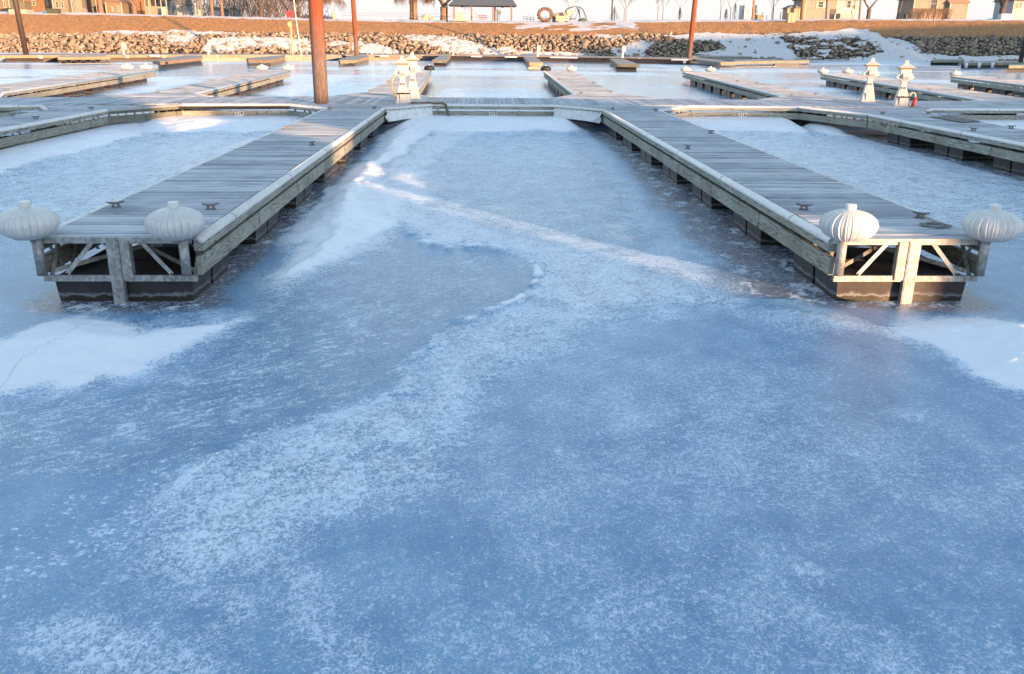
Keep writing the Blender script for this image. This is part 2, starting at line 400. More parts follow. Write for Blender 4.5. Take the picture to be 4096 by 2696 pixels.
# middle of the slip
blob(G(r5([(760,260),(850,180),(1000,140),(1400,140),(1600,180),(1700,330),(1850,480),(1900,560),(1850,680),(1500,660),(1200,620),(900,520),(820,420)])), 0.35, 0.55, mode='set', rip=0.9)
blob(G(r5([(850,270),(950,160),(1500,160),(1650,300),(1500,330),(1200,290),(950,320)])), 0.3, 0.62, rip=1.0)
blob(G(r5([(780,470),(1000,520),(1250,600),(1700,680),(2100,760),(2280,960),(1900,950),(1500,800),(1380,740),(1230,700),(1000,680),(830,660),(700,560)])), 0.2, 0.74, brk=0.3)
blob(G(r5([(1450,120),(1630,150),(1720,250),(1850,400),(1980,560),(2100,650),(2250,760),(2350,900),(2330,1000),(2100,1000),(1950,800),(1850,640),(1750,450),(1600,250)])), 0.22, 0.66, brk=0.3)
blob(G(r5([(1960,480),(2060,500),(2130,560),(2110,590),(2010,540)])), 0.06, 0.85)
blob(G(r5([(2080,625),(2200,680),(2330,760),(2350,830),(2290,820),(2180,720)])), 0.06, 0.85)
# white bank along the left finger
bank = G(r5([(650,108),(640,150),(585,245),(480,330),(350,430),(265,540),(160,600),(245,655),(205,745),(95,860),(150,925),(205,870),(330,835),(455,760),(560,670),(690,600),(640,520),(600,400),(640,330),(740,250),(850,165),(1000,125),(1400,120),(1600,155),(1640,115),(1460,60),(870,70)]))
blob(bank, 0.18, 1.0, 0.15, 0.8, rip=0.6, warp=0.8)
blob(G(r5([(700,310),(760,280),(770,360),(700,440),(660,420),(650,370)])), 0.15, 0.55, mode='set', rip=0.8)
blob(G(r5([(560,420),(640,330),(760,220),(860,150),(1000,120),(1100,150),(900,260),(830,380),(860,480),(1000,560),(1200,640),(1100,690),(900,690),(720,600),(640,690),(500,780),(330,850),(205,880)])), 0.25, 0.82, 0.03, .5, rip=0.7)
blob(G(r5([(170,640),(330,450),(560,350),(680,400),(760,480),(780,560),(640,640),(500,760),(320,850),(170,930),(100,870),(190,740)])), 0.22, 0.90, 0.05, 0.5, rip=0.8, warp=0.9)
# snow mounds of the foreground, left and right
blob(G(r1([(-200,330),(0,320),(130,235),(260,203),(400,190),(520,194),(620,217),(720,243),(850,212),(1000,198),(1200,195),(1050,265),(930,335),(800,390),(650,470),(500,470),(430,510),(360,550),(240,578),(200,540),(70,565),(0,580),(-300,640)])), 0.20, 1.0, 0.20, 0.9, rip=0.12, warp=0.9)
blob(G(r2([(1700,243),(1790,238),(1900,200),(2050,192),(2200,205),(2380,222),(2800,260),(2900,800),(2380,560),(2280,520),(2150,468),(2060,408),(1950,350),(1850,310),(1740,285)])), 0.16, 1.0, 0.26, 1.1, rip=0.12, warp=0.8)
blob(G(r2([(900,110),(1500,190),(1760,235),(1780,270),(1400,290),(1000,200)])), 0.2, 0.60, brk=0.3)
# ridge of crusted snow on the curve
for seg, am in ((G(RIDGE), 1.0), (G(RIDGE2), 0.7)):
    d = ldist(X+wx*0.35, Y+wy*0.35, seg); k = fbm(X*3, Y*3, 4, 55)
    m = np.exp(-(d/0.09)**2)*sstep(0.35, 0.6, k)*am
    C = np.maximum(C, 0.25+0.75*m); H = np.maximum(H, 0.05*m)
    sg = sdist(X+wx*0.35, Y+wy*0.35, pool)      # crest shadow on the pool side, painted into the cover as darker ice
    m3 = np.exp(-((sg-0.17)/0.11)**2)*(d < 0.4)*0.30; C = C-m3
# thin drifts and dark wet ice beside the floats
def near(x0, x1, y0, y1): return np.hypot(np.maximum(np.maximum(x0-X, X-x1), 0), np.maximum(np.maximum(y0-Y, Y-y1), 0))
side = sstep(16.0, 18.8, Y)
for (x0, x1, y0, y1, wl, wr, wf_) in ((-4.65, -3.38, 0.1, 17.4, 0.30, 0.30, 0.45), (3.38, 4.65, 0.1, 17.6, 0.85, 0.35, 0.45), (10.85, 12.5, 2, 17.0, 0.5, 0.4, .4), (-11.9, -10.8, 2, 16, .3, .10, .3)):
    wid = (1-.35*sstep(6, 12, Y))*np.where(Y < y0, wf_, np.where(X < x0, wl, wr))*(0.72+0.75*fbm(X*0.9, Y*0.9, 3, 91))
    d = near(x0, x1, y0, y1)
    m = 1-sstep(wid*0.55, wid*1.15, d+wx*0.5)
    st = fbm(X*6.0+Y*.8, Y*4.0-X*1.5, 5, 19, 0.65)       # foam like streaks over it
    C = C*(1-m)+m*(0.10+0.75*sstep(0.54, 0.72, st))
    D = np.maximum(D, m); H = H*(1-m)
    W = np.maximum(W, 0.7*m)
# deep snow drifted against the walkway
frontx = [-30,-14,-9.4,-6.2,0,6,10,14,17,45]; fronty = [15.5,17.4,18.5,18.86,19.3,19.4,19.35,19.0,19.1,19.2]
backx = [-30,-15.7,-13.2,-9.5,-5.7,0,6,9.4,17,45]; backy = [19,20.6,21.2,21.8,22.5,22.35,22.5,22.6,22.6,22.8]
fy = np.interp(X, frontx, fronty)
tr = np.zeros_like(X)
for (xa, xb) in ((-10.3, -5.0), (-3.0, 2.6), (5.1, 9.6), (13.6, 30), (-30, -13)):
    tr = np.maximum(tr, sstep(xa-0.3, xa+0.5, X)*(1-sstep(xb-0.5, xb+0.3, X)))
dr = tr*sstep(3.3, 0.2, (fy-Y)*(.72+.7*fbm(X*.42, Y*.2, 3, 23))+wy*1.6)*(Y < fy+0.4)
H = np.maximum(H, 0.33*dr); C = np.maximum(C, 0.25+0.80*sstep(0.02, 0.35, dr)); D = D*(1-dr); W = W*(1-0.7*sstep(0, .4, dr))
# banks in the side slips
for (xa, xb, ya, yb, hh) in ((-10.75, -8.9, 3, 19, 0.24), (4.9, 5.7, 8, 19, 0.05), (10.0, 10.6, 15.3, 19, 0.2), (13.0, 30, 12, 19, 0.2)):
    m = sstep(xa-0.5, xa, X)*(1-sstep(xa+0.3, xb, X+wx*1.2+(yb-Y)*0.03))*sstep(ya, ya+3, Y)*(Y < yb)
    H = np.maximum(H, hh*m); C = np.maximum(C, 0.2+0.85*sstep(0, 0.4, m)); D = D*(1-m)
# side slips are paler and more rippled
m = ((X < -4.8) | (X > 4.8)) & (Y > 0.5) & (Y < 19)
ms = m*sstep(0.5, 5.0, Y)
C = np.maximum(C, ms*(0.68+0.08*sstep(5, 15, Y))*(1-D)); W = W*(1-ms)+1.0*ms
# ice behind the walkway and out to the shore: broad snow sheets and grey glazed ice
fm = sstep(21.5, 23.5, Y); st = fbm(X*0.09+3, Y*0.16, 5, 41); st2 = fbm(X*0.35, Y*1.3, 4, 44)
cf_ = 0.16+0.62*sstep(0.47, 0.64, st+0.25*(st2-0.5)+0.16*sstep(45, 28, Y)+0.10*sstep(95, 108, Y))
C = C*(1-fm)+fm*cf_; D = D*(1-fm); W = W*(1-fm)+fm*0.35
H = H*(1-fm)+fm*0.02*sstep(0.4, 0.7, st)
for (xl, yl, n_) in ((-12, 45, 0), (-3.3, 47, 1), (3.9, 46, 0), (12.9, 48, 0), (22, 48, 0)):
    d = np.abs(X-(xl+0.45*(n_*0.4-(n_ == 0)*0.5)))+np.maximum(0, 23-Y)*9+np.maximum(0, Y-yl)*9
    m = 1-sstep(0.3, 0.9, d); C = C*(1-m)+m*0.15; D = np.maximum(D, m*0.8)
H += (fbm(X*1.1, Y*1.1, 4, 8)-0.5)*0.03*sstep(0.3, 0.9, C) + (fbm(X*9+wx*8, Y*14, 3, 18)-.5)*.016*sstep(.6, .95, C)*(Y < 26) + (fbm(X*0.5, Y*0.7, 3, 9)-0.5)*0.03*sstep(0.5, 1.0, C)
H -= 0.012*D
nx, ny = len(xs), len(ys)
co = np.stack([X, Y, H], -1).reshape(-1, 3).astype(np.float32)
ii = np.arange(nx*ny).reshape(ny, nx)
quads = np.stack([ii[:-1,:-1], ii[:-1,1:], ii[1:,1:], ii[1:,:-1]], -1).reshape(-1, 4)
def gridmesh(name, co, quads, cols):
    me = bpy.data.meshes.new(name); me.vertices.add(len(co)); me.vertices.foreach_set('co', co.ravel())
    me.loops.add(quads.size); me.loops.foreach_set('vertex_index', quads.ravel().astype(np.int32))
    me.polygons.add(len(quads)); me.polygons.foreach_set('loop_start', (np.arange(len(quads))*4).astype(np.int32))
    me.polygons.foreach_set('use_smooth', np.ones(len(quads), bool)); me.update(calc_edges=True)
    a = me.color_attributes.new('cover', 'FLOAT_COLOR', 'POINT')
    a.data.foreach_set('color', (cols if cols.shape[1] == 4 else np.concatenate([cols, np.ones((len(co), 1))], 1)).astype(np.float32).ravel())
    return me
me = gridmesh('frozen_water', co, quads, np.stack([C, W, D], -1).reshape(-1, 3))
fa = me.attributes.new('floe', 'FLOAT', 'POINT'); fa.data.foreach_set('value', FL.ravel().astype(np.float32))
n = NT('ice_and_snow')
fat = n.n('ShaderNodeAttribute', attribute_name='floe')
at = n.n('ShaderNodeVertexColor', layer_name='cover'); sp = n.n('ShaderNodeSeparateColor'); n.l(at.outputs[0], sp.inputs[0])
cov, rip, drk = sp.outputs[0], sp.outputs[1], sp.outputs[2]
p1 = n.pos()
na = n.noise(n.pos((1,0.72,1), (0,0,0.5)), 2.4, 9, 0.68, 0.25)    # cloudy mottling
nb = n.noise(n.pos((1,1.0,1), (0,0,0.5)), 13, 6, 0.72, 0.4)      # crust flakes
ncs = n.noise(n.pos((1,0.8,1)), 62, 3, 0.9)
nm = n.noise(n.pos((1,0.8,1)), 27, 4, 0.8)                       # grains
def rip_(ang, sc2):
    m = n.n('ShaderNodeMapping'); m.inputs['Scale'].default_value = sc2; n.l(n.pos((1,1,1), (0,0,-ang)), m.inputs['Vector']); return m.outputs[0]
nw1 = n.noise(rip_(0.62, (1.2,3.8,1)), 4.2, 6, 0.68, 1.0); nw2 = n.noise(rip_(0.10, (1.2,3.0,1)), 4.2, 6, 0.70, 1.2)
nsy = n.n('ShaderNodeSeparateXYZ'); n.l(p1, nsy.inputs[0])
nw = n.n('ShaderNodeMix'); n.l(n.ramp(n.math('DIVIDE', nsy.outputs[1], 10.0), [(0.0, 0.0), (0.45, 1.0)]), nw.inputs[0]); n.l(nw1, nw.inputs[2]); n.l(nw2, nw.inputs[3]); nw = nw.outputs[0]   # wind ripples
sy = n.n('ShaderNodeSeparateXYZ'); n.l(p1, sy.inputs[0]); far_ = n.ramp(n.math('DIVIDE', sy.outputs[1], 100.0), [(0.22, 0.0), (0.30, 1.0)])
def cen(x, k, c=0.5): return n.math('MULTIPLY', n.math('SUBTRACT', x, c), k)
flat_ = n.math('SUBTRACT', 1.0, n.ramp(cov, [(0.80, 0.0), (1.0, 0.75)]))   # deep snow is even
amp = n.math('ADD', n.math('ADD', cen(na, 0.95), cen(nb, 0.85)), n.math('ADD', cen(ncs, 2.4), cen(nm, 2.1)))
amp = n.math('ADD', amp, n.math('MULTIPLY', cen(nw, 2.6, 0.48), rip))  # ripples also whiten the cover: crest highlights put into the colour
v = n.math('ADD', cov, n.math('MULTIPLY', amp, flat_))
spk = n.n('ShaderNodeTexVoronoi'); spk.inputs['Scale'].default_value = 75; n.l(n.pos((1,0.9,1)), spk.inputs['Vector'])
spr = n.n('ShaderNodeSeparateColor'); n.l(spk.outputs['Color'], spr.inputs[0])
spd = n.math('LESS_THAN', spk.outputs['Distance'], n.math('MULTIPLY', n.math('SUBTRACT', spr.outputs[0], 0.45), 0.75))
v = n.math('ADD', v, n.math('MULTIPLY', n.math('MULTIPLY', spd, 0.42), n.ramp(na, [(0.4, 0.25), (0.6, 1.0)])))
fv = n.n('ShaderNodeTexVoronoi'); fv.inputs['Scale'].default_value = 19; fv.inputs['Randomness'].default_value = 1.0
wv = n.n('ShaderNodeVectorMath', operation='ADD'); n.l(n.pos((1,1.5,1)), wv.inputs[0])
wn = n.n('ShaderNodeTexNoise'); wn.inputs['Scale'].default_value = 22; n.l(p1, wn.inputs['Vector'])
ws = n.n('ShaderNodeVectorMath', operation='SCALE'); ws.inputs['Scale'].default_value = 0.07; n.l(wn.outputs['Color'], ws.inputs[0]); n.l(ws.outputs[0], wv.inputs[1]); n.l(wv.outputs[0], fv.inputs['Vector'])
fr_ = n.n('ShaderNodeSeparateColor'); n.l(fv.outputs['Color'], fr_.inputs[0])
thr = n.math('MULTIPLY', n.math('SUBTRACT', n.math('MULTIPLY', fat.outputs['Fac'], fr_.outputs[0]), n.ramp(na, [(0.42, 0.60), (0.56, 0.25)])), 0.85)
fl_ = n.math('LESS_THAN', fv.outputs['Distance'], thr)
v = n.math('ADD', v, n.math('MULTIPLY', fl_, 0.55))
snow = n.ramp(v, [(0.28, 0.0), (0.46, 0.17), (0.60, 0.46), (0.75, 0.84), (0.95, 1.0)])
icec = n.ramp(n.math('ADD', na, cen(ncs, .6)), [(0.3, (0.078,0.215,0.405)), (0.7, (0.175,0.365,0.56))])
icec = n.mix(drk, icec, n.ramp(nb, [(0.3, (0.075,0.085,0.13)), (0.7, (0.17,0.185,0.25))]))
colr = n.mix(snow, icec, n.ramp(cov, [(0.6, (0.60,0.73,0.88)), (0.95, (0.74,0.775,0.84))]))
n.set(colr, n.math('MULTIPLY', n.ramp(snow, [(0.0, 0.34), (0.5, 0.45), (1.0, 0.8)]), n.math('SUBTRACT', n.math('SUBTRACT', 1.0, n.math('MULTIPLY', rip, 0.40)), n.math('MULTIPLY', far_, 0.40))), 0, n.ramp(snow, [(0.0, 0.5), (1.0, 0.15)]))
hb = n.math('ADD', n.math('MULTIPLY', nw, n.math('MULTIPLY', rip, 1.5)), n.math('MULTIPLY', n.math('ADD', n.math('ADD', ncs, nb), nm), 0.40))
n.bump(n.math('MULTIPLY', n.math('MULTIPLY', hb, n.math('SUBTRACT', 1.0, n.math('MULTIPLY', far_, 0.75))), n.math('SUBTRACT', 1.0, n.math('MULTIPLY', snow, 0.55))), 0.6, 0.035); n.l(n.b.inputs['Normal'].links[0].from_socket, n.b.inputs['Coat Normal'])
n.l(n.math('MULTIPLY', rip, 0.35), n.b.inputs['Coat Weight']); n.b.inputs['Coat Roughness'].default_value = 0.13
me.materials.append(n.m)
ice = bpy.data.objects.new('frozen_water', me); col.objects.link(ice); ice['kind'] = 'structure'

# ------------------------------------------------------------------ docks
DZ = 0.674
RUB = [(0.004, .660), (.02, .674), (.05, .678), (.085, .664), (.104, .638), (.103, .612), (.09, .600), (.05, .597), (.048, .61), (.004, .61)]
BU = [(0.0, .609), (.092, .596), (.092, .527), (0.0, .527)]
BL = [(0.01, .467), (.060, .467), (.060, .280), (0.01, .280)]
def planks_x(mb, ya, yb, L, Rr, z=DZ, wd=0.146, gap=0.015, th=0.035):
    y = ya
    while y < yb-0.02:
        y1 = min(y+wd-gap, yb)
        l0, l1 = np.interp(y, *L), np.interp(y1, *L); r0, r1_ = np.interp(y, *Rr), np.interp(y1, *Rr)
        dz = random.uniform(-.004, .004); j = random.uniform(-.004, .004)
        vs = [(l0+j, y, z-th+dz), (r0+j, y, z-th+dz), (r1_+j, y1, z-th+dz), (l1+j, y1, z-th+dz), (l0+j, y, z+dz), (r0+j, y, z+dz), (r1_+j, y1, z+dz), (l1+j, y1, z+dz)]
        mb.add(vs, [(3,2,1,0),(4,5,6,7),(0,1,5,4),(1,2,6,5),(2,3,7,6),(3,0,4,7)]); y += wd
def planks_y(mb, xa, xb, F, B, z=DZ, wd=0.146, gap=0.012, th=0.035, lean=0.0):
    x = xa
    while x < xb:
        x1 = x+wd-gap; f0, f1 = np.interp(x, *F), np.interp(x1, *F); b0, b1 = np.interp(x, *B), np.interp(x1, *B); dz = random.uniform(-.004, .004)
        vs = [(x, f0, z-th+dz), (x1, f1, z-th+dz), (x1+lean, b1, z-th+dz), (x+lean, b0, z-th+dz), (x, f0, z+dz), (x1, f1, z+dz), (x1+lean, b1, z+dz), (x+lean, b0, z+dz)]
        mb.add(vs, [(3,2,1,0),(4,5,6,7),(0,1,5,4),(1,2,6,5),(2,3,7,6),(3,0,4,7)]); x += wd
def plen(path): return sum(math.dist(a, b) for a, b in zip(path[:-1], path[1:]))
def along(path, s):
    for a, b in zip(path[:-1], path[1:]):
        L = math.dist(a, b)
        if s <= L or b == path[-1]:
            t = min(s/L, 1); d = Vector((b[0]-a[0], b[1]-a[1])).normalized()
            return Vector((a[0]+(b[0]-a[0])*t, a[1]+(b[1]-a[1])*t)), d
        s -= L
def edge(t, path, side, bmat, rub=True, braces=True, detail=True, low=True):
    if rub:
        r_ = MB().sweep([p for p in path], RUB, side); r_ = r_.build('rub_strip', M_vinyl, t, True)
        if detail:
            s = 1.2
            while s < plen(path)-0.3:
                p, d = along(path, s); nn = Vector((d.y, -d.x))*side
                a = p-d*0.006; b = p+d*0.006
                j = MB(); j.sweep([(a.x, a.y), (b.x, b.y)], [(o*1.012+.001, z+(.0025 if z > .62 else -.001)) for o, z in RUB[:8]], side); s += 3.05
                j.build('joint_band', M_cleat, r_)
            s = 0.15
            while s < plen(path) and (plen(path) > 17 or plen(path) < 6):
                p, d = along(path, s); nn = Vector((d.y, -d.x))*side; c = p+nn*0.098; MB().box((c.x, c.y, .612), (.014, .014, .014), math.atan2(d.y, d.x)).build('screw', M_cleat, r_); s += 0.62
    MB().sweep(path, BU, side).build('upper_board', bmat, t)
    if low:
        o = MB().sweep(path, BL, side).build('lower_board', bmat, t)
        if detail:
            s = 2.4
            while s < plen(path):
                p, d = along(path, s); nn = Vector((d.y, -d.x))*side; c = p+nn*0.057; MB().box((c.x, c.y, .3735), (.012, .01, .184), math.atan2(d.y, d.x)).build('board_joint', M_dark, o); s += 2.44
    if braces:
        s = 0.1; fl = False; L = plen(path)
        while s < L-0.3:
            p, d = along(path, s); q, _ = along(path, s+0.24); nn = Vector((d.y, -d.x))*side*-0.03
            z0, z1 = (.56, .27) if not fl else (.27, .56)
            MB().beam((p.x+nn.x, p.y+nn.y, z0), (q.x+nn.x, q.y+nn.y, z1), .008, .035, (nn.x, nn.y, 0)).build('truss_brace', M_galv, t); s += 0.42 if detail else 0.6; fl = not fl
def floats(t, xa, xb, ya, yb, pitch=2.62, ln=1.34, first=None, front=False):
    y = ya
    while y < yb:
        for k in (0, 1):
            y0 = y+k*(ln/2+.03); y1 = y0+ln/2-.03
            if y1 > yb+.3: continue
            m = MB(); c = ((xa+xb)/2, (y0+y1)/2); m.frustum(c, (xb-xa)/2-.03, (y1-y0)/2-.015, (xb-xa)/2, (y1-y0)/2, -.10, .235)
            m.box((c[0], c[1], .245), (xb-xa-.06, y1-y0-.05, .03))
            m.build('float', M_float, t)
        y += pitch
def cleat(mb, x, y, z, rz):
    ca, sa = math.cos(rz), math.sin(rz)
    def P(a, b, c): a *= .70; b *= .75; c *= .8; return (x+a*ca-b*sa, y+a*sa+b*ca, z+c)
    mb.box((x, y, z+.008), (.11, .05, .014), rz)
    for s in (-1, 1): mb.tube([P(s*.045, 0, .01), P(s*.038, 0, .065)], [.016, .013], 8)
    mb.tube([P(-.14, 0, .088), P(-.09, 0, .076), P(-.04, 0, .068), P(.04, 0, .068), P(.09, 0, .076), P(.14, 0, .088)], [.008, .013, .016, .016, .013, .008], 8)
def wheel(t, x, y, zc=0.835, R_=0.272, half=False, dark=False, dent=False):
    nr = 32 if not dark else 24
    pr = []
    for i in range(15):
        a = -math.pi/2+math.pi*i/14; rr = abs(math.cos(a))**(0.60 if a < 0 else .70); zz = math.sin(a)*(0.150 if a < 0 else .135)
        if zz > 0: zz *= 1.0
        pr.append((max(.05, R_*rr), zz))
    pr = [(.06, -.156), (.15, -.152)]+pr[2:-3]+[(.160, .122), (.153, .125), (.10, .140), (.050, .150)]
    N = 338
    def rf(a, i):
        if i < 2 or i > len(pr)-4: return 1
        k = (a*26/(2*math.pi)) % 1.0
        e = 1+0.045*math.exp(-((k-0.5)/0.085)**2)-0.040*math.exp(-((k-0.69)/0.07)**2)+(0.016 if i == 7 else 0)
        if dent: e -= 0.05*math.exp(-((a-2.4)/0.35)**2)*(1 if i > 8 else .3)
        return e
    m = MB()
    if dark:
        m.lathe((x, y, zc), [(R_*.97, -.14), (R_*.99, .0), (R_*.9, .07), (R_*.66, .13), (R_*.3, .165), (.02, .172)], 32)
        o = m.build('corner_wheel', M_rubber, t, True); o['label'] = 'black half round corner bumper'
    else:
        m.lathe((x, y, zc), pr, N, rf); o = m.build('corner_wheel', M_wheel, t, True)
    c = MB().lathe((x, y, zc), [(.052, .138), (.050, .162), (.054, .164), (.054, .196), (.047, .203), (.0, .203)], 20)
    c.build('cap', M_cap, o, False)
    return o
def wheel_post(t, x, y, z0=.30, z1=.72):
    MB().tube([(x, y, z0), (x, y, z1)], .048, 16).build('wheel_post', M_galv, t, True)
def endframe(t, x0, x1, y, warm=False):
    m = MB(); xc = (x0+x1)/2
    m.box((xc, y-.022, .640), (x1-x0-.02, .035, .062)); o = m.build('top_rail', M_galv, t)
    m = MB(); m.box((xc, y-.022, .250), (x1-x0+.02, .035, .062)); m.box((xc, y+.03, .222), (x1-x0+.0, .07, .006)); m.build('bottom_rail', M_galv, t)
    m = MB(); sgn = 1 if xc < 0 else -1
    m.box((xc-.03*sgn, y-.068, .315), (.105, .012, .66)); m.box((xc+.027*sgn, y-.035, .315), (.010, .066, .66)); m.box((xc-.085*sgn, y-.035, .43), (.010, .066, .42))
    m.build('guide_channel', M_galv, t)
    m = MB(); m.box((xc+.085*sgn, y-.055, .44), (.09, .010, .40)); m.box((xc+.13*sgn, y-.02, .44), (.009, .07, .40)); m.box((xc+.04*sgn, y-.02, .44), (.009, .07, .40)); m.build('bracket_plate', M_galv, t)
    for s in (-1, 1):
        b = MB(); a = (xc+s*.245, y-.012, .615); e = (xc+s*.52, y-.045, .295); b.beam(a, e, .042, .008, (0,1,0))
        bb = b.build('diagonal_brace', M_galv, t)
        MB().tube([(xc+s*.515, y-.052, .302), (xc+s*.515, y-.048, .302)], .011, 10).build('bolt_hole', M_black, bb)
    b = MB()
    b.beam((x0+.05, y+.10, .30), (x1-.05, y+1.3, .55), .045, .01, (0,1,0)); b.beam((x1-.05, y+.10, .30), (x0+.05, y+1.3, .55), .045, .01, (0,1,0))
    b.beam((x0+.03, y+.05, .25), (x0+.03, y+.35, .62), .01, .045, (1,0,0)); b.beam((x1-.03, y+.05, .25), (x1-.03, y+.35, .62), .01, .045, (1,0,0))
    b.build('cross_brace', M_galv, t)
def finger(name, label, L, Rr, y0, y1, edges, wheels=(), cleats=(), end=None, fl=None, bm=None, detail=True, darkw=()):
    """L and Rr: (x, y) points of the left and right edge, y growing"""
    bm = bm or M_boardy
    cx = (L[0][0]+Rr[0][0])/2
    t = thing('finger_dock', (cx, y0, 0), label, 'dock', 'finger docks of the marina')
    Li = ([p[1] for p in L], [p[0] for p in L]); Ri = ([p[1] for p in Rr], [p[0] for p in Rr])
    m = MB(); planks_x(m, y0, y1, Li, Ri); m.build('deck', M_deckx, t)
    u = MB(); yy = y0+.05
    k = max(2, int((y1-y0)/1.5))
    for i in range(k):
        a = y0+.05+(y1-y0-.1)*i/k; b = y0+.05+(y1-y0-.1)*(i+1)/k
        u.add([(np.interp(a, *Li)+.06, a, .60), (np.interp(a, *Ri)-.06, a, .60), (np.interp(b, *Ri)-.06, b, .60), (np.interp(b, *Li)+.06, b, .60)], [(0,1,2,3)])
    u.build('gap_shade_sheet', M_dark, t)  # near-black sheet that paints the shade in the plank gaps
    for sd, rub in edges:
        edge(t, list(L) if sd == 'L' else list(Rr), -1 if sd == 'L' else 1, bm, rub, True, detail)
    if cleats:
        for (x, y, rz) in cleats:
            c = MB(); cleat(c, x, y, DZ, rz); c.build('cleat', M_cleat, t, True)
    if fl: floats(t, *fl)
    return t
# near fingers
A = finger('a', 'long frosted plank dock at left with two white corner wheels and a shaded end frame', [(-4.76,0),(-4.76,17.3),(-6.18,18.84)], [(-3.26,0),(-3.26,17.5),(-1.88,19.2)], 0, 18.85, [('L', True)],
           cleats=[(-4.62,1.55,0.5),(-3.50,1.45,0.3),(-3.52,7.9,1.2),(-4.62,10.9,1.0),(-4.62,16.6,0.8),(-3.42,17.0,0.9)], fl=(-4.70,-3.32,.03,17.2))
edge(A, [(-3.26,0),(-3.26,17.5)], 1, M_boardy)
endframe(A, -4.76, -3.26, 0)
for x, d_ in ((-4.75, False), (-3.33, True)):
    wheel_post(A, x, -.09); wheel(A, x-.05, -.10, dent=d_)
Bd = finger('b', 'long frosted plank dock at right with two white corner wheels and sunlit end frame', [(3.28,0),(3.28,17.55),(1.88,19.25)], [(4.78,0),(4.78,17.55),(6.1,19.35)], 0, 19.25, [('R', True)],
           cleats=[(3.47,1.55,-0.4),(4.64,1.05,-0.75),(3.47,7.7,-1.2),(4.64,10.6,-0.9),(4.64,16.9,-0.9),(3.45,17.3,-1.3)], fl=(3.34,4.72,.03,17.4))
edge(Bd, [(3.28,0),(3.28,17.55)], -1, M_boardy)
endframe(Bd, 3.28, 4.78, 0, True)
for x in (3.29, 4.77):
    wheel_post(Bd, x, -.09); wheel(Bd, x+.03, -.10)
finger('c', 'plank dock cut by the left edge of the photo, beside the slip numbered 314', [(-12.02,-2),(-12.02,16.0),(-13.1,17.65)], [(-10.70,-2),(-10.68,16.2),(-9.36,18.5)], -2, 17.65, [('R', True), ('L', False)],
       cleats=[(-10.95,16.0,0.4),(-10.95,12.9,0.4),(-11.9,13.7,.3)], fl=(-11.9,-10.85,4.0,16))
finger('d', 'plank dock cut by the right edge of the photo, carrying a dark mat', [(10.76,-2),(10.76,16.5),(9.71,19.3)], [(12.5,-2),(12.55,17.3),(13.74,19.0)], -2, 19.0, [('L', True), ('R', False)],
       cleats=[(11.0,16.3,-.4),(11.05,11.6,-.4),(12.45,16.6,-.4),(12.3,12.2,-.3)], fl=(10.88,12.4,1.1,16.5), )
# main walkway
t = thing('walkway_dock', (0, 20.8, 0), 'wide main walkway dock running across the photo behind the open slips', 'dock')
m = MB(); planks_y(m, -34, 45, (frontx, fronty), (backx, backy)); m.build('deck', M_decky, t)
u = MB(); u.prism([(-34, 15.8), (-14, 17.7), (0, 19.5), (45, 19.5), (45, 22.3), (0, 22.1), (-14, 20.7), (-34, 18.8)], .52, .60); u.build('gap_shade_sheet', M_dark, t)  # dark slab painting the gap shade below the walkway planks
for path in ([(-10.68,16.2),(-9.36,18.5),(-6.18,18.84),(-4.80,17.3)], [(-3.22,17.5),(-1.88,19.25),(1.88,19.25),(3.24,17.55)], [(4.82,17.55),(6.1,19.38),(9.71,19.33),(10.72,16.5)], [(12.6,17.3),(13.74,19.0),(17,19.1),(44,19.2)], [(-33,15.6),(-14,17.38),(-13.0,17.6),(-12.07,16.0)]):
    edge(t, path, 1, M_boardx)
for path in ([(-13.1,21.2),(-9.5,21.75)], [(-5.65,22.5),(-1.8,22.4)], [(-1.8,22.4),(2.1,22.4)], [(6.1,22.5),(9.4,22.6)]):
    edge(t, path, -1, M_boardx, False, True, False)
def digits(txt, x, y, z, size, parent, mat, rx=R(90), name='number'):
    cu_ = bpy.data.curves.new(name, 'FONT'); cu_.body = txt; cu_.size = size; cu_.align_x = 'CENTER'; cu_.align_y = 'CENTER'; cu_.extrude = .001; cu_.offset = size*0.018
    tmp = bpy.data.objects.new('tmp', cu_); col.objects.link(tmp); bpy.context.view_layer.update()
    me_ = bpy.data.meshes.new_from_object(tmp.evaluated_get(bpy.context.evaluated_depsgraph_get())); bpy.data.objects.remove(tmp)
    me_.materials.clear(); me_.materials.append(mat)
    o = bpy.data.objects.new(name, me_); col.objects.link(o); og = ORIG[parent.name]
    o.location = (x-og.x, y-og.y, z-og.z); o.rotation_euler = (rx, 0, 0)
    o.parent = parent
    ORIG[o.name] = og; return o
def slip_sign(txt, px, py, y):
    c = dp(px, py, y); mm = MB().box((c[0], y, .385), (.26, .012, .15)); s = mm.build('slip_number', M_sign, t)
    digits(txt, c[0], y-.010, .405, .15, s, M_black)
slip_sign('314', 957, 455, 18.55); slip_sign('315', 1973, 457, 19.17); slip_sign('316', 2970, 461, 19.28); 
for px, py, zz in ((3941, 472, 0),): slip_sign('317', px, py, 19.03)
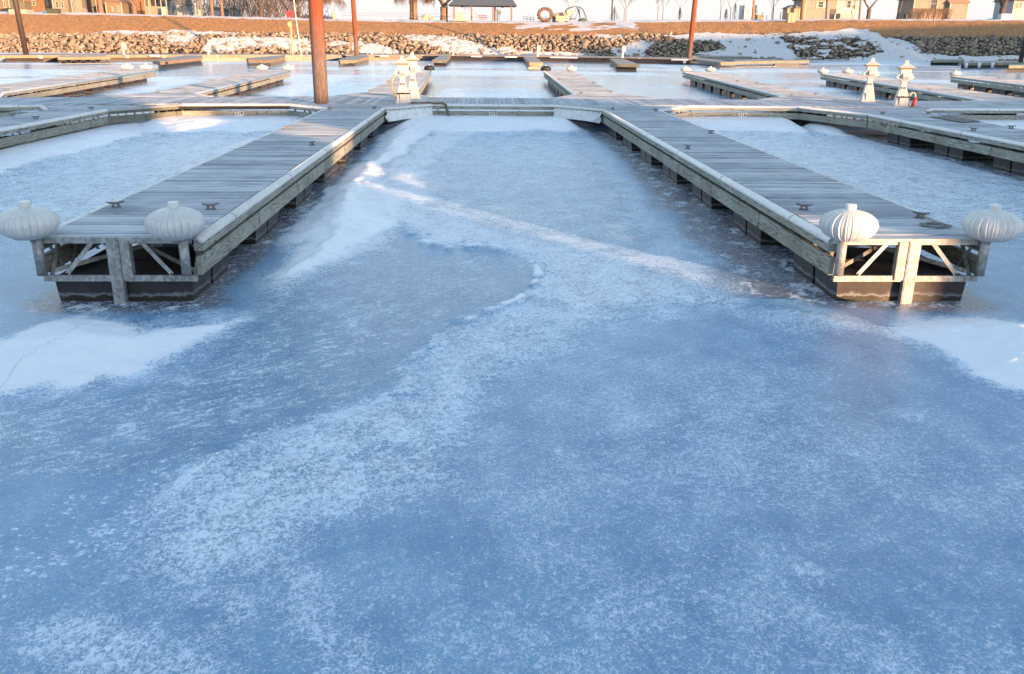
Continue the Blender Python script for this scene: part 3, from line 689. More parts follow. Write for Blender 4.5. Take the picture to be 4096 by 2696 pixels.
# white tarps laced to the two corner gussets of the middle slip
def skirt(p, q, flip):
    mm = MB(); n_ = 26; rows = 7
    p = Vector(p); q = Vector(q); d = (q-p); nn = Vector((d.y, -d.x)).normalized()*(1)
    for j in range(rows):
        for i in range(n_):
            s_ = i/(n_-1); e = (1-s_) if flip else s_
            w_ = math.sin(s_*21+j*.5)*.006+math.sin(s_*9+j*1.3)*.008 + (0.05*math.sin(j/(rows-1)*9+s_*30)*max(0, (1-e*5)) if True else 0)
            c = p+d*s_+nn*(.06+.05*j/(rows-1)+w_)
            for_z = .585-(.585-.26)*j/(rows-1)*(1-.15*abs(math.sin(s_*3)))
            mm.v.append((c.x, c.y, for_z))
    for j in range(rows-1):
        for i in range(n_-1): a = j*n_+i; mm.f.append((a, a+1, a+n_+1, a+n_))
    o = mm.build('vinyl_skirt', M_cloth, t, True)
    k = MB()
    for i in range(9):
        c = p+d*(i+.5)/9+nn*.075; k.tube([(c.x, c.y, .572), (c.x+nn.x*.008, c.y+nn.y*.008, .572)], .012, 8)
    k.build('grommet', M_black, o)
skirt((-3.2, 17.45), (-1.95, 19.1), False); skirt((1.95, 19.1), (3.2, 17.5), True)
# far side fingers
def farf(label, L, Rr, y0, y1, sd, whl=(), cl=(), xin=.12):
    f_ = finger('f', label, L, Rr, y0, y1, [(sd, True), ('L' if sd == 'R' else 'R', False)], cleats=cl, detail=False)
    a = L if sd == 'L' else Rr
    for i in range(9):
        y = y0+2.2+i*2.9
        if y > y1-.8: break
        xl = np.interp(y, [p[1] for p in L], [p[0] for p in L])+xin; xr = np.interp(y, [p[1] for p in Rr], [p[0] for p in Rr])-xin
        for k in (0, 1):
            mm = MB().frustum(((xl+xr)/2, y+k*.7+.32), (xr-xl)/2-.03, .30, (xr-xl)/2, .33, -.1, .27); mm.build('float', M_float, f_)
    for (px, py, dk) in whl:
        yw = y1-.1; c = dp(px, py, yw); wheel(f_, c[0], yw, .84, .34, dark=dk)
    return f_
F1 = farf('far finger dock at the left edge with a sunlit white rub strip', [(-20.9,20.2),(-19.2,24),(-22.0,47)], [(-15.8,20.4),(-17.2,23.5),(-20.0,46.5)], 20.5, 46.5, 'R', [(507,264,0),(583,266,0)], [(-17.4,24.3,.6),(-20.5,40,.4),(-21.3,45,.4)])
F2 = farf('far finger dock between the left edge and the big rusty pile', [(-13.3,21.2),(-12.11,23.9),(-14.2,48)], [(-9.4,21.8),(-10.6,23.5),(-12.2,47.6)], 21.5, 47.6, 'R', [(1048,266,0),(1152,268,0)], [(-12.0,24.2,.4),(-10.9,24.0,.4),(-12.6,33,.4),(-13.5,44,.4)])
F3 = farf('far finger dock right behind the pair of white power pedestals', [(-5.7,22.5),(-4.66,25.2),(-5.15,50)], [(-1.8,22.35),(-2.88,23.95),(-3.64,49.8)], 22.35, 49.8, 'R', [(1717,268,1)], [(-4.55,25.5,.3),(-4.6,33,.3),(-3.5,40,.3)])
F4 = farf('far finger dock in the middle with one black and one white corner wheel', [(2.1,22.4),(3.22,24.95),(3.83,50.8)], [(6.1,22.5),(4.8,25.6),(5.7,51)], 22.4, 50.9, 'L', [(2184,267,1),(2286,269,0)], [(3.4,25.2,-.4),(4.7,26.3,-.4),(4.95,34,-.4),(3.7,38,-.4)])
F5 = farf('far finger dock right of the middle, its deck pink in the low sun', [(9.4,22.6),(11.15,24.9),(13.38,52.3)], [(13.9,22.5),(12.7,25.2),(15.35,52)], 22.6, 52, 'L', [(2743,273,0),(2842,276,0)], [(11.4,25,-.4),(12.6,25.8,-.4),(13.1,35,-.4),(12.7,37,-.4)])
F6 = farf('far finger dock seen behind the two right hand pedestals', [(17.0,22.6),(18.1,23.6),(22.48,51.3)], [(21.5,22.7),(20.26,24.8),(24.4,51)], 22.7, 51, 'L', [(3292,277,0),(3391,284,0)], [(19.2,30,-.4),(21.1,31,-.4),(20.2,25.2,-.4),(24,49,-.4)])
F7 = farf('far finger dock at the right edge with one white corner wheel', [(24.5,22.8),(25.5,26),(29.9,48.5)], [(28.5,22.8),(27.6,26),(31.9,48.3)], 22.9, 48.4, 'L', [(3823,287,0)], [(31,45,-.4),(31.7,47.7,-.4)])
# dark mat, rope coil, hose
mm = MB(); P4 = [gp(3722, 469, DZ+.01), gp(3800, 467, DZ+.01), gp(3920, 487, DZ+.01), gp(3850, 491, DZ+.01)]
mm.add([(p[0], p[1], DZ+z) for z in (.005, .03) for p in P4], [(3,2,1,0),(4,5,6,7),(0,1,5,4),(1,2,6,5),(2,3,7,6),(3,0,4,7)])
props(mm.build('deck_mat', M_mat, origin=(P4[0][0], P4[0][1], DZ)), 'dark grey mat lying flat on the dock at the right edge', 'mat')
mm = MB(); c = gp(3740, 905, DZ); pts = []
for i in range(150):
    a = i/150*2*math.pi*4.3; rr = .10+.055*i/150+.008*math.sin(i*1.7); pts.append((c[0]+math.cos(a)*rr*1.1, c[1]+math.sin(a)*rr*.9, DZ+.014+.005*math.sin(i*.7)))
pts += [(c[0]+.1, c[1]+.12, DZ+.014), (4.62, 1.05, DZ+.03)]
mm.tube(pts, .006, 6)
props(mm.build('rope_coil', M_cleat, smooth=True, origin=(c[0], c[1], DZ)), 'dark rope coiled beside the cleat near the front of the right dock', 'rope')
mm = MB(); c = [gp(x, y, DZ+.03) for x, y in ((1640, 400), (1680, 411), (1720, 410), (1742, 413))]
pa = [(-2.55, 19.2, .70)]+[tuple(p) for p in c[1:]]+[(-1.62, 19.22, .71), (-1.50, 19.06, .66), (-1.44, 18.98, .45), (-1.40, 18.94, .28)]
mm.tube(pa, .022, 8); mm.tube([(x+.05, y-.02, z+.002) for x, y, z in pa], .022, 8)
props(mm.build('dock_hose', M_hose, smooth=True, origin=(-2.55, 19.2, .68)), 'brown hose running from a pedestal over the rub strip onto the snow', 'hose')
# power pedestals
def pedestal(x, y, label, hs=1.0, rz=0.0, red=True, strap=True):
    z = DZ+.002
    t = thing('power_pedestal', (x, y, z), label, 'power pedestal', 'white power pedestals')
    m = MB(); m.box((x, y, z+.02), (.46, .46, .04)); m.frustum((x, y), .21, .21, .135, .135, z+.04, z+.46); b = m.build('pedestal_base', M_ped, t)
    m = MB(); m.frustum((x, y), .134, .134, .080, .080, z+.455, z+.66); m.frustum((x, y), .080, .080, .078, .078, z+.66, z+.80); m.build('neck', M_ped, t)
    m = MB(); m.box((x, y-.215, z+.17), (.19, .012, .25)); a = m.build('access_panel', M_ped, t)
    k = MB()
    for sx in (-.1, .1): k.box((x+sx, y-.222, z+.17), (.006, .004, .26))
    k.box((x, y-.222, z+.30), (.2, .004, .006)); k.box((x, y-.205, z+.45), (.006, .01, .30)); k.build('panel_seam', M_cleat, a)
    if strap:
        m = MB(); m.tube([(x-.21, y-.235, z+.31), (x+.21, y-.235, z+.31)], .022, 8); m.tube([(x-.03, y-.24, z+.31), (x+.03, y-.24, z+.31)], .028, 8); m.build('cable_clamp', M_black, t)
    m = MB()
    vs = []
    for zz, a_, bb in ((.80, .085, .085), (.87, .15, .13), (1.20, .155, .135)):
        vs += [(x+sx*a_, y+sy*bb, z+zz) for sx, sy in ((-1,-1),(1,-1),(1,1),(-1,1))]
    fs = [(3,2,1,0),(8,9,10,11)]
    for k_ in (0, 4): fs += [(k_, k_+1, k_+5, k_+4), (k_+1, k_+2, k_+6, k_+5), (k_+2, k_+3, k_+7, k_+6), (k_+3, k_, k_+4, k_+7)]
    m.add(vs, fs); hd = m.build('head', M_ped, t)
    for sx in (-1, 1):
        m = MB(); pr = [(.150, 1.10), (.275, .93), (.255, .90), (.150, .85)]
        vs = [(x+sx*a_, y-.115, z+b_) for a_, b_ in pr]+[(x+sx*a_, y+.115, z+b_) for a_, b_ in pr]
        m.add(vs, [(0,1,2,3),(7,6,5,4),(0,4,5,1),(1,5,6,2),(2,6,7,3),(3,7,4,0)]); m.build('socket_hood', M_ped, t)
    m = MB(); pr = [(.130, 1.10), (.225, .95), (.13, .86)]
    vs = [(x+sx*.09, y-a_, z+b_) for sx in (-1, 1) for a_, b_ in pr]; m.add(vs, [(0,1,2),(5,4,3),(0,3,4,1),(1,4,5,2),(2,5,3,0)]); m.build('front_hood', M_ped, t)
    m = MB(); m.frustum((x, y), .185, .170, .225, .205, z+1.20, z+1.245); m.build('amber_light_lens', M_amber, t)
    m = MB(); m.frustum((x, y), .245, .225, .245, .225, z+1.246, z+1.258); m.frustum((x, y), .24, .22, .065, .06, z+1.258, z+1.375); m.frustum((x, y), .060, .055, .045, .045, z+1.375, z+1.475); rf_ = m.build('roof', M_ped, t)
    if red: MB().tube([(x, y-.050, z+1.43), (x, y-.058, z+1.43)], .016, 12).build('indicator', M_red, rf_)
    m = MB(); m.box((x-.05, y-.128, z+.60), (.035, .06, .05), .5); m.box((x+.04, y-.128, z+.60), (.03, .06, .05), -.5); m.build('cable_hook', M_cleat, t)
    t.rotation_euler.z = rz; t.scale = (1, 1, hs)
    return t
pedestal(-2.81, 19.55, 'white power pedestal with black clamp in front of its twin beside the rusty pile', .95, .05)
pedestal(-2.66, 21.75, 'white power pedestal half hidden behind another one near the rusty pile', 1.0, .1, strap=False)
pedestal(13.02, 22.05, 'left one of the two sunlit white pedestals at the right', .97, -.22, strap=False)
pedestal(13.12, 19.75, 'right hand white pedestal with a clamp and a bundled hose at its foot', .95, -.22)
mm = MB(); mm.tube([(-3.05, 19.45, 1.55), (-3.13, 19.42, 1.35), (-3.14, 19.42, 1.15), (-3.07, 19.42, .95), (-2.98, 19.42, .78)], .022, 8)
props(mm.build('yellow_hose', M_yhose, smooth=True, origin=(-3.05, 19.4, .7)), 'yellow hose hanging from the pedestal beside the rusty pile', 'hose')
mm = MB()
for i in range(7): 
    a0 = i*.9; mm.tube([(13.42+.10*math.cos(a)*(1+.06*i), 19.62+.03*math.sin(i*2.1)+.02*i, .90+.21*math.sin(a)) for a in [j*2*math.pi/18 for j in range(19)]], .018, 6)
props(mm.build('hose_bundle', M_whitep, smooth=True, origin=(13.42, 19.6, .68)), 'white hose bundle hanging at the foot of the right hand pedestal', 'hose')
e = thing('fire_extinguisher', (13.40, 19.42, .68), 'red fire extinguisher at the foot of the right hand pedestal', 'extinguisher')
MB().tube([(13.36, 19.42, .70), (13.37, 19.42, .73), (13.43, 19.42, .92), (13.45, 19.42, .97)], [.05, .058, .055, .02], 14).build('cylinder', M_red, e, True)
MB().tube([(13.45, 19.42, .96), (13.46, 19.40, 1.02)], .018, 8).build('valve', M_black, e)
# piles
def pile(name, x, y, r_, top, label, lean=(0,0), mat=None):
    m = MB(); m.tube([(x, y, -.6), (x+lean[0]*.5, y+lean[1]*.5, top*.5), (x+lean[0], y+lean[1], top)], r_, 28)
    return props(m.build(name, mat or M_rust, smooth=True, origin=(x, y, 0)), label, 'pile', 'steel mooring piles')
c = gp(1278, 416, DZ); pile('steel_pile', c[0], c[1]+.35, .215, 8.5, 'thick rusty red steel pile standing beside the walkway left of the pedestals')
c = gp(1428, 222, DZ); pile('steel_pile', c[0], c[1], .27, 13, 'slender rusty pile at the shore dock behind the big red pile', (-.3, 0))
c = gp(2755, 231, DZ); pile('steel_pile', c[0], c[1], .31, 13, 'rusty leaning pile at the right end of the shore dock', (.5, 0))
c = gp(107, 218, DZ); pile('steel_pile', c[0], c[1], .27, 13, 'dark pile with a lit stripe at the far left of the shore dock', (-.6, 0), flat('shadowed_pile_steel', (.05,.035,.03), .6))  # shadow lying on this pile is put into its dark steel colour
c = gp(4080, 248, DZ); pile('steel_pile', c[0], c[1], .27, 13, 'dark shaded pile at the right edge of the photo', (.5, 0), flat('dark_steel_shaded', (.06,.05,.05), .7))  # steel colour darkened to stand in for the shade here
# ---------------- shore docks (far)
def pdock(px, label, Z=DZ, name='shore_dock', floatpx=None, bm=None, th=.5, sec=True, truss=False):
    P = [gp(x, y, Z) for x, y in px]; P = [(p[0], p[1]) for p in P]; cx = sum(p[0] for p in P)/len(P); cy = sum(p[1] for p in P)/len(P)
    ar = sum(P[i][0]*P[(i+1) % len(P)][1]-P[(i+1) % len(P)][0]*P[i][1] for i in range(len(P)))
    if ar < 0: P = P[::-1]
    t = thing(name, (cx, cy, 0), label, 'dock', 'docks along the shore')
    MB().prism(P, Z-.05, Z).build('deck', M_far, t)
    pp = P+[P[0], P[1]]
    bd = MB()
    bd.sweep(P+[P[0]], [(-.06, Z-.008), (.05, Z-.008), (.05, Z-.27), (-.06, Z-.27)], 1); bd.build('side_board', bm or M_oldx, t)
    if truss:
        b = MB(); L = plen(P+[P[0]]); s = 0; fl = False; path = P+[P[0]]
        while s < L-.5:
            p, _ = along(path, s); q, _ = along(path, min(s+.45, L)); z0, z1 = (Z-.28, .05) if fl else (.05, Z-.28)
            b.beam((p.x, p.y, z0), (q.x, q.y, z1), .03, .04, (0,1,0)); s += .5; fl = not fl
        b.sweep(path, [(-.02, .07), (.03, .07), (.03, .0), (-.02, .0)], 1); b.build('truss_brace', M_galv, t)
    else:
        inn = [((p[0]-cx)*.97+cx, (p[1]-cy)*.9+cy) for p in P]
        MB().prism(inn, -.08, Z-.06).build('float', M_float, t)
    return t
M_far = flat('old_grey_deck', (0.27,0.255,0.25), .85, var=.3, scale=9)
M_oldg = boardmat('old_grey_board', 'x', (.75, .72, .62))
main = pdock([(-60,222),(105,221),(700,219),(1700,220),(2300,227),(2770,236),(2770,231),(2300,222.5),(1700,215.5),(700,214),(105,216),(-60,217)], 'long shore dock running along the foot of the rocky bank')
fing = [([(232,228),(440,226),(420,221),(245,222)], 'shore dock stub at the far left with an open dark truss front', True),
 ([(612,243),(640,246),(806,231),(806,221),(735,221)], 'angled shore dock stub between the far left pile and the slender pole', False),
 ([(987,232),(995,238),(1080,240),(1140,226),(1140,220)], 'angled shore dock stub just left of the big rusty pile', True),
 ([(1355,237),(1362,242),(1420,240),(1473,226),(1473,219),(1420,220)], 'shore dock stub in front of the slender rusty pile', True),
 ([(1730,240),(1782,241),(1808,216),(1772,215)], 'dark shore dock stub pointing at the viewer above the pedestals', False),
 ([(2118,250),(2170,250),(2127,215),(2083,215)], 'shore dock stub with sunlit orange end left of the middle', False),
 ([(2470,255),(2556,257),(2500,237),(2440,234)], 'grey shore dock stub right of the white post box in the middle', False),
 ([(2882,249),(2948,248),(2800,231),(2745,233)], 'shore dock stub with sunlit end at the foot of the leaning rusty pile', True),
 ([(2770,226),(3007,228),(3007,224),(2770,221)], 'short plank dock in the second row behind the leaning pile', True),
 ([(2935,246),(3236,242),(3236,237),(2935,240)], 'open truss dock jutting right from the leaning pile over a dark float', True),
 ([(3732,242),(3845,242),(3850,235),(3736,235)], 'detached grey dock section by the right shore', False),
 ([(3855,252),(4130,250),(4130,243),(3858,244)], 'detached dock section with pale upright bumpers by the right shore', False),
 ([(4036,262),(4150,262),(4150,255),(4040,255)], 'nearest detached dock section at the right edge', False)]
for i, (px, lb, tr_) in enumerate(fing):
    d_ = pdock(px, lb, Z=.66+.004*i*(-1)**i if False else .66-.003*i, truss=tr_, bm=M_oldx if i in (0,1,2,3,5) else M_oldg)
    if i == 11:
        for xx in (3865, 3917, 3970):
            c = gp(xx, 252, .66); MB().tube([(c[0], c[1]-.1, .1), (c[0], c[1]-.1, .72)], .16, 8).build('bumper', M_vinyl, d_, True)
    if i == 9:
        c = gp(3145, 256, .3); MB().prism([(c[0]-1.4, c[1]-.3), (c[0]+1.2, c[1]-.3), (c[0]+1.2, c[1]+.4), (c[0]-1.4, c[1]+.4)], 0, .3).build('float', M_float, d_)
ns = 0
for px in (10, 163, 510, 655, 870, 1205, 1510, 1690, 1873, 2030, 2216, 2375, 2558, 2715):
    yy = np.interp(px, [0, 1700, 2300, 2770], [224.5, 223.5, 230.5, 239.5]); c0 = gp(px, np.interp(px, [0, 700, 1700, 2300, 2770], [221.5,219,220,227,236]), DZ)
    c = (c0[0], c0[1]-.12)
    s = MB().box((c[0], c[1], .50), (.38, .03, .28)).build('slip_number', M_sign, main)
    digits(str(438-ns), c[0], c[1]-.02, .50, .22, s, M_black); ns += 1
for px0, px1 in ((1520,1552), (1885,1928), (2020,2069), (2200,2310), (2685,2750), (600,640)):
    a = gp(px0, np.interp(px0, [700,1700,2300,2770], [219,220,227,236])+1, DZ); b = gp(px1, np.interp(px1, [700,1700,2300,2770], [219,220,227,236])+1, DZ)
    MB().beam((a[0], a[1]-.15, .60), (b[0], b[1]-.15, .60), .05, .14).build('bumper', M_vinyl, main)
def postbox(px, top, base, label, hose=False):
    c = gp(px, base, DZ); Yc = c[1]; hh = dp(px, top, Yc)[2]; x, y = c[0], c[1]
    t = thing('dock_post_box', (x, y, DZ), label, 'service post', 'white service posts on the shore dock')
    MB().box((x, y, (DZ+hh)/2), (.22, .2, hh-DZ)).build('post', M_whitep, t)
    MB().box((x+.12, y-.05, hh-.35), (.42, .34, .62)).build('meter_box', M_ped, t)
    if hose: MB().tube([(x+.3, y-.2, 1.2), (x-.5, y-.25, .9), (x-.7, y-.3, .5), (x-.3, y-.3, .2)], .05, 6).build('hose', M_vinyl, t, True)
for px, tp, bs, lb, ho in ((497,171,218,'white post box on the shore dock far left',0),(836,172,218,'white post box on the shore dock second from left',0),(1163,173,217,'white post box at the shore dock left of the rusty pile',0),(1489,174,218,'white post box with looped hose right of the slender rusty pile',1),(1812,178,221,'white post box behind the dark dock stub',0),(2151,181,227,'white post box right of the orange dock end',0),(2490,184,232,'white post box left of the big shore snow patch',0)):
    postbox(px, tp, bs, lb, ho)
c = gp(1410, 219, DZ); t = thing('sign_board', (c[0], c[1], DZ), 'pinkish red notice board on a thin post left of the slender rusty pile', 'sign')
MB().tube([(c[0], c[1], DZ), (c[0]-.1, c[1], 1.9)], .05, 6).build('post', M_hose, t); MB().box((c[0]-.12, c[1]-.05, 2.15), (.36, .06, 1.0)).build('board', flat('faded_red_board', (.40,.14,.10), .7), t)
c = gp(1205, 219, DZ); t = thing('mast', (c[0], c[1], DZ), 'slim white mast on the shore dock just left of the big pile', 'mast')
MB().tube([(c[0], c[1], DZ), (c[0]-.35, c[1], 5), (c[0]-.75, c[1], 12)], .07, 8).build('pole', M_whitep, t)
c = gp(1162, 218, DZ); t = thing('marker_post', (c[0], c[1]+1.5, DZ), 'tan wooden post with a small board beside the white mast', 'post')
tp = dp(1162, 84, c[1]+1.5); MB().beam((c[0], c[1]+1.5, DZ), (tp[0], c[1]+1.5, tp[2]), .2, .2, (0,1,0)).build('post', flat('pale_wood', (.46,.33,.20), .8), t); MB().box((tp[0]-.25, c[1]+1.35, tp[2]-.4), (.4, .05, .5)).build('board', flat('tan_board', (.5,.37,.24), .8), t)
# ------------------------------------------------------------------ rocky bank with dry grass
cx_ = [-500, 0, 350, 700, 1000, 1350, 1700, 2000, 2300, 2650, 3000, 3300, 3550, 3800, 4096, 4700]
foot = [212, 212, 212, 212, 213, 214, 216, 218, 221, 229, 236, 240, 243, 246, 248, 250]
rock = [138, 137, 135, 127, 130, 137, 139, 141, 143, 136, 138, 128, 147, 147, 147, 148]
gras = [57, 57, 60, 68, 77, 85, 91, 94, 94, 89, 88, 82, 82, 83, 84, 86]
snwt = [46, 46, 51, 61, 67, 76, 80, 84, 86, 79, 79, 75, 76, 77, 79, 80]
YR = [137, 141, 150, 163, 169, 230]
def rowpy(px, k):
    if k == 0: return None
    if k == 5: return np.interp(px, cx_, snwt)+2.0
    return np.interp(px, cx_, (foot, rock, gras, snwt)[k-1])
def bankpt(px, v):                # v: 0 foot .. 4 crest .. 5 beyond
    k = int(min(4, math.floor(v))); f = v-k
    def pt(kk):
        if kk == 0:
            d = dp(px, rowpy(px, 1), YR[1]); return np.array([d[0], YR[0], -0.35])
        return dp(px, rowpy(px, kk), YR[kk])
    a = pt(k); b = pt(k+1); p = a*(1-f)+b*f
    if v < 4: p = p+np.array([0, 0, .22*math.sin(math.pi*f)*(1 if k in (1, 2) else 0)])
    return p
def gz(px, Y):                    # ground height of the flat land behind the crest
    v = 4+(Y-YR[4])/(YR[5]-YR[4]); return bankpt(px, v)[2]
cols_ = np.arange(-480, 4700, 10.0); vs_ = np.concatenate([np.arange(0, 4.01, .05), np.arange(4.2, 5.01, .2)])
B = np.array([[bankpt(px, v) for px in cols_] for v in vs_])
PX, V = np.meshgrid(cols_, vs_)
jz = (fbm(B[...,0]*.7, B[...,1]*.7, 4, 61)-.5)*.35*np.clip(V-.9, 0, 1)*(V < 4.05)
B[...,2] += jz
def pyof(px, v):
    k = int(min(4, math.floor(v))); f = v-k
    a = rowpy(px, max(k, 1)); b = rowpy(px, k+1); return a*(1-f)+b*f
snowp = [[(345,137),(420,129),(520,124),(700,123),(900,127),(1000,132),(1240,133),(1240,137),(1000,137),(900,139),(700,141),(560,143),(420,142)],
 [(650,145),(760,140),(800,150),(740,190),(690,185),(660,165)], [(830,156),(920,150),(1250,160),(1250,214),(1180,210),(1100,195),(1000,190),(940,208),(850,212),(800,200),(830,185)],
 [(1300,172),(1420,172),(1520,178),(1570,200),(1560,216),(1440,214),(1380,190),(1300,190)], [(1490,190),(1600,205),(1600,216),(1480,216)],
 [(1610,141),(1730,138),(1830,143),(1850,160),(1900,176),(1990,205),(2030,214),(1850,220),(1760,205),(1700,175),(1620,158)], [(1850,200),(2040,190),(2100,208),(2300,209),(2400,220),(2400,228),(1850,224)],
 [(2355,140),(2500,138),(2505,152),(2440,160),(2370,148)], [(2500,170),(2555,165),(2635,176),(2600,200),(2560,220),(2500,222)], [(2450,190),(2530,205),(2620,230),(2460,229)],
 [(2655,150),(2680,138),(2775,132),(3070,137),(3400,122),(3460,125),(3540,148),(3620,170),(3670,196),(3680,222),(3720,238),(3400,242),(3190,238),(2900,232),(2775,220),(2850,208),(2890,190),(2870,178),(2790,172)],
 [(3300,236),(3750,220),(3800,228),(4096,225),(4200,250),(3300,250)], [(3360,190),(3440,185),(3540,215),(3480,222)]]
snr = np.zeros_like(PX); PY = np.array([[pyof(px, max(v, 1.0)) for px in cols_] for v in vs_])
wxx = (fbm(PX*.02, PY*.05, 4, 5)-.5)*60; wyy = (fbm(PX*.02, PY*.05, 4, 6)-.5)*14
for q in snowp:
    d = sdist(PX+wxx, (PY+wyy)*3.0, [(x, y*3.0) for x, y in q]); snr = np.maximum(snr, sstep(-9, 9, d))
top = sstep(3.02, 3.12, V+wyy*.006)
mid = ((PX > 1980) & (PX < 2560))*sstep(2.05, 2.5, V)*(V < 3.1)*sstep(.46, .60, fbm(PX*.012, PY*.09, 5, 66)+.10*np.exp(-((PX-2240)/130)**2))
for q in ([(3090,149),(3200,143),(3380,147),(3460,167),(3520,195),(3530,210),(3480,236),(3300,240),(3190,232),(3165,200),(3140,170)], [(2790,176),(2850,170),(2900,190),(2890,200),(2840,215),(2790,220)]):
    d = sdist(PX+wxx*1.3, (PY+wyy*1.3)*3.0, [(x, y*3.0) for x, y in q]); snr *= 1-.93*sstep(-6, 12, d)*sstep(.36, .48, fbm(PX*.02, PY*.12, 4, 68))
snr = np.maximum(np.maximum(snr, top), mid*.95)
grs = sstep(1.92, 2.08, V+wyy*.01)*(1-top)
ridx = np.arange(PX.size).reshape(PX.shape)
bq = np.stack([ridx[:-1,:-1], ridx[:-1,1:], ridx[1:,1:], ridx[1:,:-1]], -1).reshape(-1, 4)
me = gridmesh('river_bank', B.reshape(-1, 3).astype(np.float32), bq, np.stack([snr, grs, np.zeros_like(snr)], -1).reshape(-1, 3))
n = NT('bank_ground')
at = n.n('ShaderNodeVertexColor', layer_name='cover'); sp = n.n('ShaderNodeSeparateColor'); n.l(at.outputs[0], sp.inputs[0])
g1 = n.noise(n.pos((1, .8, 1)), 1.6, 6, .7); g2 = n.noise(n.pos((1,1,1)), 5.5, 3, .7)
gc = n.ramp(g1, [(.3, (.26,.125,.05)), (.5, (.44,.235,.10)), (.72, (.60,.35,.16))]); gc = n.mix(n.ramp(g2, [(.35, .55), (.65, 0.0)]), gc, (.17,.09,.05))
so = n.ramp(g1, [(.3, (.025,.02,.017)), (.7, (.07,.05,.04))])
gs = n.mix(sp.outputs[1], so, gc)
sf = n.ramp(n.math('ADD', sp.outputs[0], n.math('MULTIPLY', n.math('SUBTRACT', g2, .5), .9)), [(.40, 0.0), (.62, 1.0)])
n.set(n.mix(sf, gs, (.60,.61,.64)), .85, 0, .2); n.bump(n.math('ADD', g1, g2), .8, .25)
me.materials.append(n.m)
o = bpy.data.objects.new('river_bank', me); col.objects.link(o); o['kind'] = 'structure'
def snow_at(px, v):
    i = int(np.clip(round((px+480)/10), 0, len(cols_)-1)); j = int(np.argmin(abs(vs_-v))); return snr[j, i], B[j, i]
# dry grass blades
mm = MB(); gr_m = flat('dry_grass', (.43,.235,.11), .9, var=.4, scale=2)
for _ in range(26000):
    px = rng.uniform(-60, 4160); v = 1.9+1.2*rng.random(); sv, p = snow_at(px, v)
    if rng.random() < sv*.93: continue
    p = bankpt(px, v)+np.array([0, 0, jz[int(np.argmin(abs(vs_-v))), int(np.clip(round((px+480)/10), 0, len(cols_)-1))]])
    h_ = rng.uniform(.06, .17)*(1.8 if v < 2.1 else 1); a = rng.uniform(0, 3.14); w_ = .03; dx, dy = math.cos(a)*w_, math.sin(a)*w_
    b = len(mm.v); mm.v += [(p[0]-dx, p[1]-dy, p[2]-.03), (p[0]+dx, p[1]+dy, p[2]-.03), (p[0]+rng.normal(0, .09), p[1]+rng.normal(0, .05), p[2]+h_)]; mm.f.append((b, b+1, b+2))
o = props(mm.build('dry_grass', gr_m), 'dry brown grass on the slope above the rocks', 'grass', kind='stuff')
# riprap rocks
ico_v = []; ph = (1+5**.5)/2
for a, b in ((-1, ph), (1, ph), (-1, -ph), (1, -ph)): ico_v += [(a, b, 0), (0, a, b), (b, 0, a)]
ico_v = [Vector(v).normalized() for v in ico_v]
import bmesh
def rockshape(seed, n_=9):
    r_ = random.Random(seed); bm = bmesh.new()
    for i in range(n_):
        z = 1-2*(i+.5)/n_; a = i*2.39996+r_.uniform(-.4, .4); q = math.sqrt(max(0, 1-z*z)); k = r_.uniform(.62, 1.15)
        bm.verts.new((q*math.cos(a)*k, q*math.sin(a)*k*.85, z*k*.72))
    bmesh.ops.convex_hull(bm, input=bm.verts)
    for v in [v for v in bm.verts if not v.link_faces]: bm.verts.remove(v)
    bm.verts.index_update()
    vs = [tuple(v.co) for v in bm.verts]; fs = [tuple(v.index for v in f.verts) for f in bm.faces]; bm.free(); return vs, fs
shapes = [rockshape(i) for i in range(24)]
nr = NT('limestone_riprap'); oi = nr.n('ShaderNodeNewGeometry').outputs['Random Per Island']
rc = nr.ramp(oi, [(0, (.17,.135,.11)), (.5, (.28,.23,.18)), (1, (.39,.33,.27))])
rc = nr.mix(1.0, rc, nr.ramp(nr.noise(nr.pos(), 4, 5, .7), [(.3, .7), (.7, 1.15)]), 'MULTIPLY')
nr.bump(nr.noise(nr.pos(), 9, 4), .5, .05); M_rock = nr.set(rc, .9, 0, .2)
cand = []; row = 0; v = .93
while v < 2.0:
    px = -70+rng.uniform(0, 8)
    while px < 4170:
        s_ = float(np.clip(rng.lognormal(-1.12, .42), .14, .85)); vv = v+rng.uniform(-.04, .04); sv, p = snow_at(px, vv)
        keep = rng.random() > (sv*(.93 if px > 2600 else .62) if sv > .5 else sv*.3)
        if vv < 1.02 and sv < .5 and px < 2400: keep = rng.random() < .5
        if keep: cand.append((s_, px, vv, sv))
        px += s_*2.0/.0425*(1.0+rng.uniform(-.25, .35))*.80
    v += .064
cand.sort(key=lambda c_: -c_[0])
rest = MB(); idx = 0
